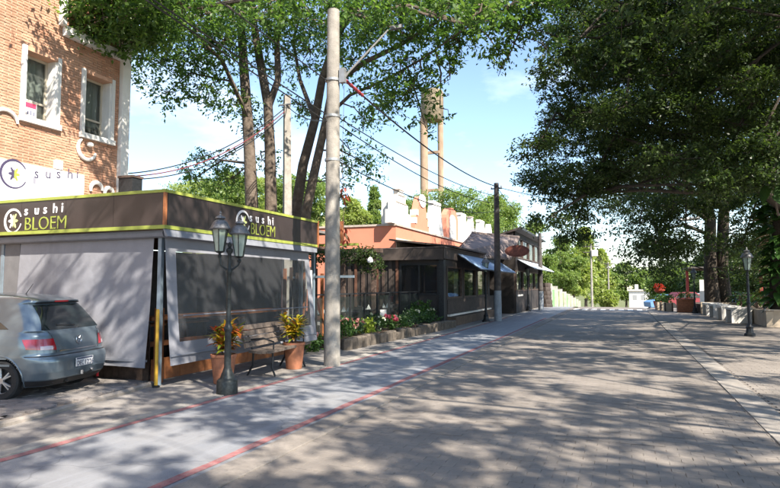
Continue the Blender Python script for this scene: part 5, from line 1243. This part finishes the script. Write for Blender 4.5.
# climbing broad leaves on the big trunk and a philodendron spray
ph = thing('climbing_philodendron', 'climbing plant with large glossy leaves on the great tree trunk', 'climbing plant', (5.85, 26.6, 0))
lv = MB(); r = random.Random(9)
for k in range(420):
    z = r.uniform(.8, 6.5); a = r.uniform(math.pi*.85, math.pi*2.15); R0 = .45+.10*r.random()
    p0 = (5.85+R0*math.cos(a), 27.1+R0*math.sin(a), z); l = r.uniform(.25, .55)
    lv.broad(p0, (math.cos(a)*1.2+r.uniform(-.4, .4), math.sin(a), r.uniform(-.6, .4)), l, l*.7, r.uniform(.3, 1.0), r)
lv.build('leaves', LEAF_B, ph)
ph2 = thing('philodendron_spray', 'spray of very large broad leaves hanging from the great tree limb', 'climbing plant', tuple(atY(775, 175, 17)))
lv = MB(); st = MB(); r = random.Random(12)
for (px, py) in ((748, 142), (757, 158), (752, 172), (764, 140), (775, 150), (780, 170), (768, 186), (760, 198), (776, 196), (786, 160), (770, 128), (784, 186)):
    p0 = np.array(tp(px, py, 16.6+r.uniform(-.4, .4))); hub = np.array(tp(770, 165, 17)); st.tube([hub, (hub+p0)/2+[0, 0, .1], p0], [.02, .014, .008], 5)
    l = r.uniform(.38, .55); lv.broad(p0, (r.uniform(-1, .6), -.5, r.uniform(-1.0, .1)), l, l*.66, .4, r)
st.tube([np.array(tp(770, 165, 17)), np.array(tp(778, 215, 17.6)), (6.0, 21, 4.6), (6.1, 26.6, 3.8)], .03, 6)
lv.build('leaves', leafmat('philodendron_leaf', [(0.030, 0.060, 0.022), (0.045, 0.085, 0.03)], .25, .3), ph2); st.build('stem', BARK, ph2)
# red hanging heliconia-like blossoms near the concrete pole
HEL = leafmat('hanging_red', [(0.24, 0.035, 0.025), (0.32, 0.07, 0.04), (0.05, 0.05, 0.025)], .25)
for k, (px, py, Y) in enumerate(((342, 193, 12.2), (343, 232, 12.4))):
    c = atY(px, py, Y); t = thing('hanging_blossom', ['red hanging blossom spray just right of the concrete pole', 'lower red hanging blossom cluster before the salmon wall', 'red blossom peeping over the pavilion roof'][k], 'blossom', tuple(c))
    lv = MB(); r = random.Random(k)
    for j in range(16):
        lv.leaf((r.uniform(-.08, .14), r.uniform(-.06, .06), r.uniform(-.2, .2)), (r.uniform(-1, 1), r.uniform(-.5, .5), -1), r.uniform(.1, .2), .07, .1)
    lv.build('petals', HEL, t, local=True)
    MB().tube([(0, 0, -.2), (.02, 0, .2), (-.05, .1, .75 if k == 0 else .35), (-.10, .3, 2.6 if k == 0 else .6)], .006, 4).build('stem', WOOD_D, t, local=True)

# ================================================================== background: hill, trees, tower, far houses
hill = MB()
def hl_(u, v):
    x = -160+170*u; y = 58+120*v; return (x, y, -7-max(0, x+40)*.25+24*math.exp(-(((x+62)/40)**2+((y-118)/46)**2))+1.2*math.sin(x*.11)*math.sin(y*.07)*math.exp(-((x+60)/60)**2))
struct(hill.grid(hl_, 50, 40).build('hill', mat('hill_grass', (0.13, 0.16, 0.05), .95, vs=.15, col2=(0.26, 0.24, 0.09)), smooth=True))
def blobtree(px, top, bot, Y, wpx, lm, label, name='background_tree', n=46, size=.3, shape='round', zb=None, group=None, nb=None):
    """free-standing tree at distance Y; px centre, top/bottom pixel rows of its crown, width in pixels"""
    pt = np.array(tp(px, top, Y)); pb2 = np.array(tp(px, bot, Y)); dist = np.linalg.norm(pt-C_); rw = wpx*dist/FPX/2; H_ = pt[2]-pb2[2]
    base = (pt[0], Y, hz(Y) if zb is None else zb); r = random.Random(int(px*7+Y)); bl_ = []
    for k in range(nb or 18):
        t = r.random(); prof = {'round': math.sin(math.pi*min(.97, .12+.85*t))**.6, 'cone': (1-t)*.95+.06, 'column': .9 if t < .75 else (1-t)*3.2+.1, 'flat': 1.0}[shape]
        a = r.uniform(0, 6.28); q = rw*prof*(.35+.6*r.random()); br_ = rw*(.30 if shape != 'cone' else .16+.2*(1-t))
        bl_.append(((pt[0]+q*math.cos(a), Y+q*math.sin(a), pb2[2]+H_*(.08+.84*t)), (br_, br_, br_*.6 if shape != 'flat' else br_*.35), n))
    zt = pb2[2]+H_*.5
    trk = [gr([base, (base[0]+.1, Y, (base[2]+zt)/2), (base[0], Y, zt), (base[0], Y, pt[2]-H_*.15)], max(.14, rw*.07), .05)]
    tree(name, label, base, trk, bl_, lm, BARK, nleaf=20, spread=rw*.16+.12, size=size, flat=.6, twig_every=12, group=group)
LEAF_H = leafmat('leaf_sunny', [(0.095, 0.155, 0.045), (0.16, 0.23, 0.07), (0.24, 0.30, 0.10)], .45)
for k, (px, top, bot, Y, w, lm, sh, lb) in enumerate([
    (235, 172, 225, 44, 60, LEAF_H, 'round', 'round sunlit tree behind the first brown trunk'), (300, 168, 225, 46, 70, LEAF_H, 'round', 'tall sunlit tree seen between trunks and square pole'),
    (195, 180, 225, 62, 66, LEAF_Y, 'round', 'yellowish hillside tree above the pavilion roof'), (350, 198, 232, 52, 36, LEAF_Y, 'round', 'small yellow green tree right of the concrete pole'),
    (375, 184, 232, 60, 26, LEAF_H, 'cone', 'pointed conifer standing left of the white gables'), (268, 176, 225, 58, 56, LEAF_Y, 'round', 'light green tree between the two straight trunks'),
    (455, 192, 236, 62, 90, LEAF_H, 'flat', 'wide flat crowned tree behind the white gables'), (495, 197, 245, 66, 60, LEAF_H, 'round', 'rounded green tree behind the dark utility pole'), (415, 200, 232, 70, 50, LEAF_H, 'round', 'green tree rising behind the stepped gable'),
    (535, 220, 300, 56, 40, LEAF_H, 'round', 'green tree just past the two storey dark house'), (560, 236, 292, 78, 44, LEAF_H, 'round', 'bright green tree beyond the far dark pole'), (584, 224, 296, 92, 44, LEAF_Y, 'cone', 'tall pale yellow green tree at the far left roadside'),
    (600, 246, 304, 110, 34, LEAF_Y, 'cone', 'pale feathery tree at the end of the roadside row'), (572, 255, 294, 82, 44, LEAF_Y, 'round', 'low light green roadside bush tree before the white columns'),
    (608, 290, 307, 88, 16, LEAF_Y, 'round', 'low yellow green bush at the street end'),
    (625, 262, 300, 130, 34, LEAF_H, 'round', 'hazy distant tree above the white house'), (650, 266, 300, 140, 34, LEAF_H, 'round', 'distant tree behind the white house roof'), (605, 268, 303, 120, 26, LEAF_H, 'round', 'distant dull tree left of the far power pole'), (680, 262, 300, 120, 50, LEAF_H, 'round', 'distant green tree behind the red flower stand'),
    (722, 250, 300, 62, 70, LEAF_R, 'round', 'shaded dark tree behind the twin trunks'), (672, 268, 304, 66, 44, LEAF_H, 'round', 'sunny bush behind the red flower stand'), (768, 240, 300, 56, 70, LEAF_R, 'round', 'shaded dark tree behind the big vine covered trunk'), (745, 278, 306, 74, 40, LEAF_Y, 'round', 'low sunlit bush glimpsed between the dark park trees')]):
    far = Y > 80  # distance haze on these is only in the pale leaf colours
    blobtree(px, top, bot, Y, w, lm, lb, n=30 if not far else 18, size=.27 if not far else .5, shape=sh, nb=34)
# wide dark canopy mass at right background, a far grove
# white column fence on the left past the crest
wf = thing('column_fence', 'white columned garden wall with green hedge infill past the crest', 'wall', (-7.2, 62, -1.0))
for k in range(9):
    Y = 47.5+4.2*k; x = -5.3; box_part('column', mat('grey_white_column', (0.42, 0.40, 0.36), .85, var=.2, vs=1.5, drip=.4), wf, x-.25, x+.25, Y, Y+.5, hz(Y)-.3, hz(Y)+1.75-.04*k)
    if k < 8: box_part('wall_panel', mat('panel_green_white', (0.20, 0.24, 0.13), .85, var=.5, vs=1.2) if k % 3 else mat('panel_green', (0.16, 0.32, 0.13), .8, var=.3), wf, x-.12, x+.05, Y+.5, Y+4.2, hz(Y)-.5, hz(Y)+1.25)
# crates / clutter at the end of the two storey house
cl = thing('stone_pile', 'dark stacked stone pillar at the corner of the two storey house', 'pillar', (-5.2, 45.2, 0))
for k in range(6): MB().lathe([(.45-.03*k, 0), (.47-.03*k, .15), (.43-.03*k, .30)], (-5.2+.03*(k % 2), 45.2, .30*k-.05), 9, k*.5).build('stone', DKW2, cl, smooth=True)
# water tower
tw = thing('water_tower', 'tall twin column water tower with pale tank rising behind the gables', 'water tower', (-22.4, 72, 0))
Y = 72; TWM = mat('tower_concrete', (0.30, 0.21, 0.145), .9, var=.2, vs=.7, drip=.6); TWT = mat('tower_tank', (0.23, 0.18, 0.12), .9, vs=1.6, col2=(0.10, 0.085, 0.06), drip=.7, bump=.8, bs=3)
c0 = atY(424.5, 195, Y); c1 = atY(438.5, 195, Y); tz = atY(430, 90, Y)[2]; tb0 = atY(430, 120, Y)[2]
for i, c in enumerate((c0, c1)): MB().tube([(c[0]-.0, Y+i*1.2, 0), (c[0]-.05, Y+i*1.2, tb0+.3)], .52 if i == 0 else .38, 12).build('column', TWM, tw, smooth=True)
cx2 = (c0[0]+c1[0])/2
MB().lathe([(1.25, tb0), (1.45, tb0+.3), (1.45, tz-.3), (1.3, tz), (.3, tz+.35), (0, tz+.36)], (cx2, Y+.5, 0), 20).build('tank', TWT, tw, smooth=True)
for py in (152, 190): z = atY(430, py, Y)[2]; MB().bb(c0[0], c1[0], Y+.3, Y+.7, z-.15, z+.2).build('cross_beam', TWM, tw)
# far white house, van and power poles at the bottom of the street
fh = thing('white_house', 'small white house with chimney at the far end of the street', 'house', tuple(tp(640, 300, 118)))
Y = 118; za = tp(640, 291, Y)[2]; zb_ = -4.3
x0, x1 = tp(629, 290, Y)[0], tp(652, 290, Y)[0]
box_part('wall', WHITE, fh, x0, x1, Y, Y+6, zb_, za); ch = box_part('chimney', WHITE, fh, tp(635, 290, Y)[0], tp(638.5, 290, Y)[0], Y+1, Y+2, za, tp(636, 284.5, Y)[2])
box_part('roof', mat('far_roof', (0.5, 0.46, 0.42), .8), fh, x0-.3, x1+.3, Y-.3, Y+6.3, za+.004, za+.25)
for k in range(3): a = x0+.6+k*1.4; box_part('window', mat('far_window_grey', (0.28, 0.29, 0.30), .3), fh, a, a+.7, Y-.03, Y-.002, za-1.6, za-.7)
for k, (px, top, Y, lb) in enumerate(((609, 262, 105, 'thin far power pole with crossarms against the pale sky'), (592, 244, 78, 'far pole with a pale transformer box above the roadside trees'))):
    b0 = np.array([tp(px, 300, Y)[0], Y, hz(Y)]); tz = tp(px, top, Y)[2]; t = thing('power_pole', lb, 'utility pole', tuple(b0))
    MB().tube([b0, (b0[0], Y, tz)], [.16, .1], 8).build('shaft', CONCP, t, smooth=True)
    for d in (.3, 1.0): MB().bb(b0[0]-.9, b0[0]+.9, Y-.06, Y+.06, tz-d-.06, tz-d+.06).build('crossarm', DARKP, t)
    if k: MB().bb(b0[0]+.1, b0[0]+.8, Y-.3, Y+.3, tz-1.5, tz-.75).build('transformer', WHITEW, t)
for k in range(3):
    wire((tp(609, 262, 105)[0], 105, tp(609, 262, 105)[2]-.3-.3*k), (tp(592, 244, 78)[0], 78, tp(592, 244, 78)[2]-.3-.2*k), .5, .03, 'far power line between the two distant poles', group='far power lines')
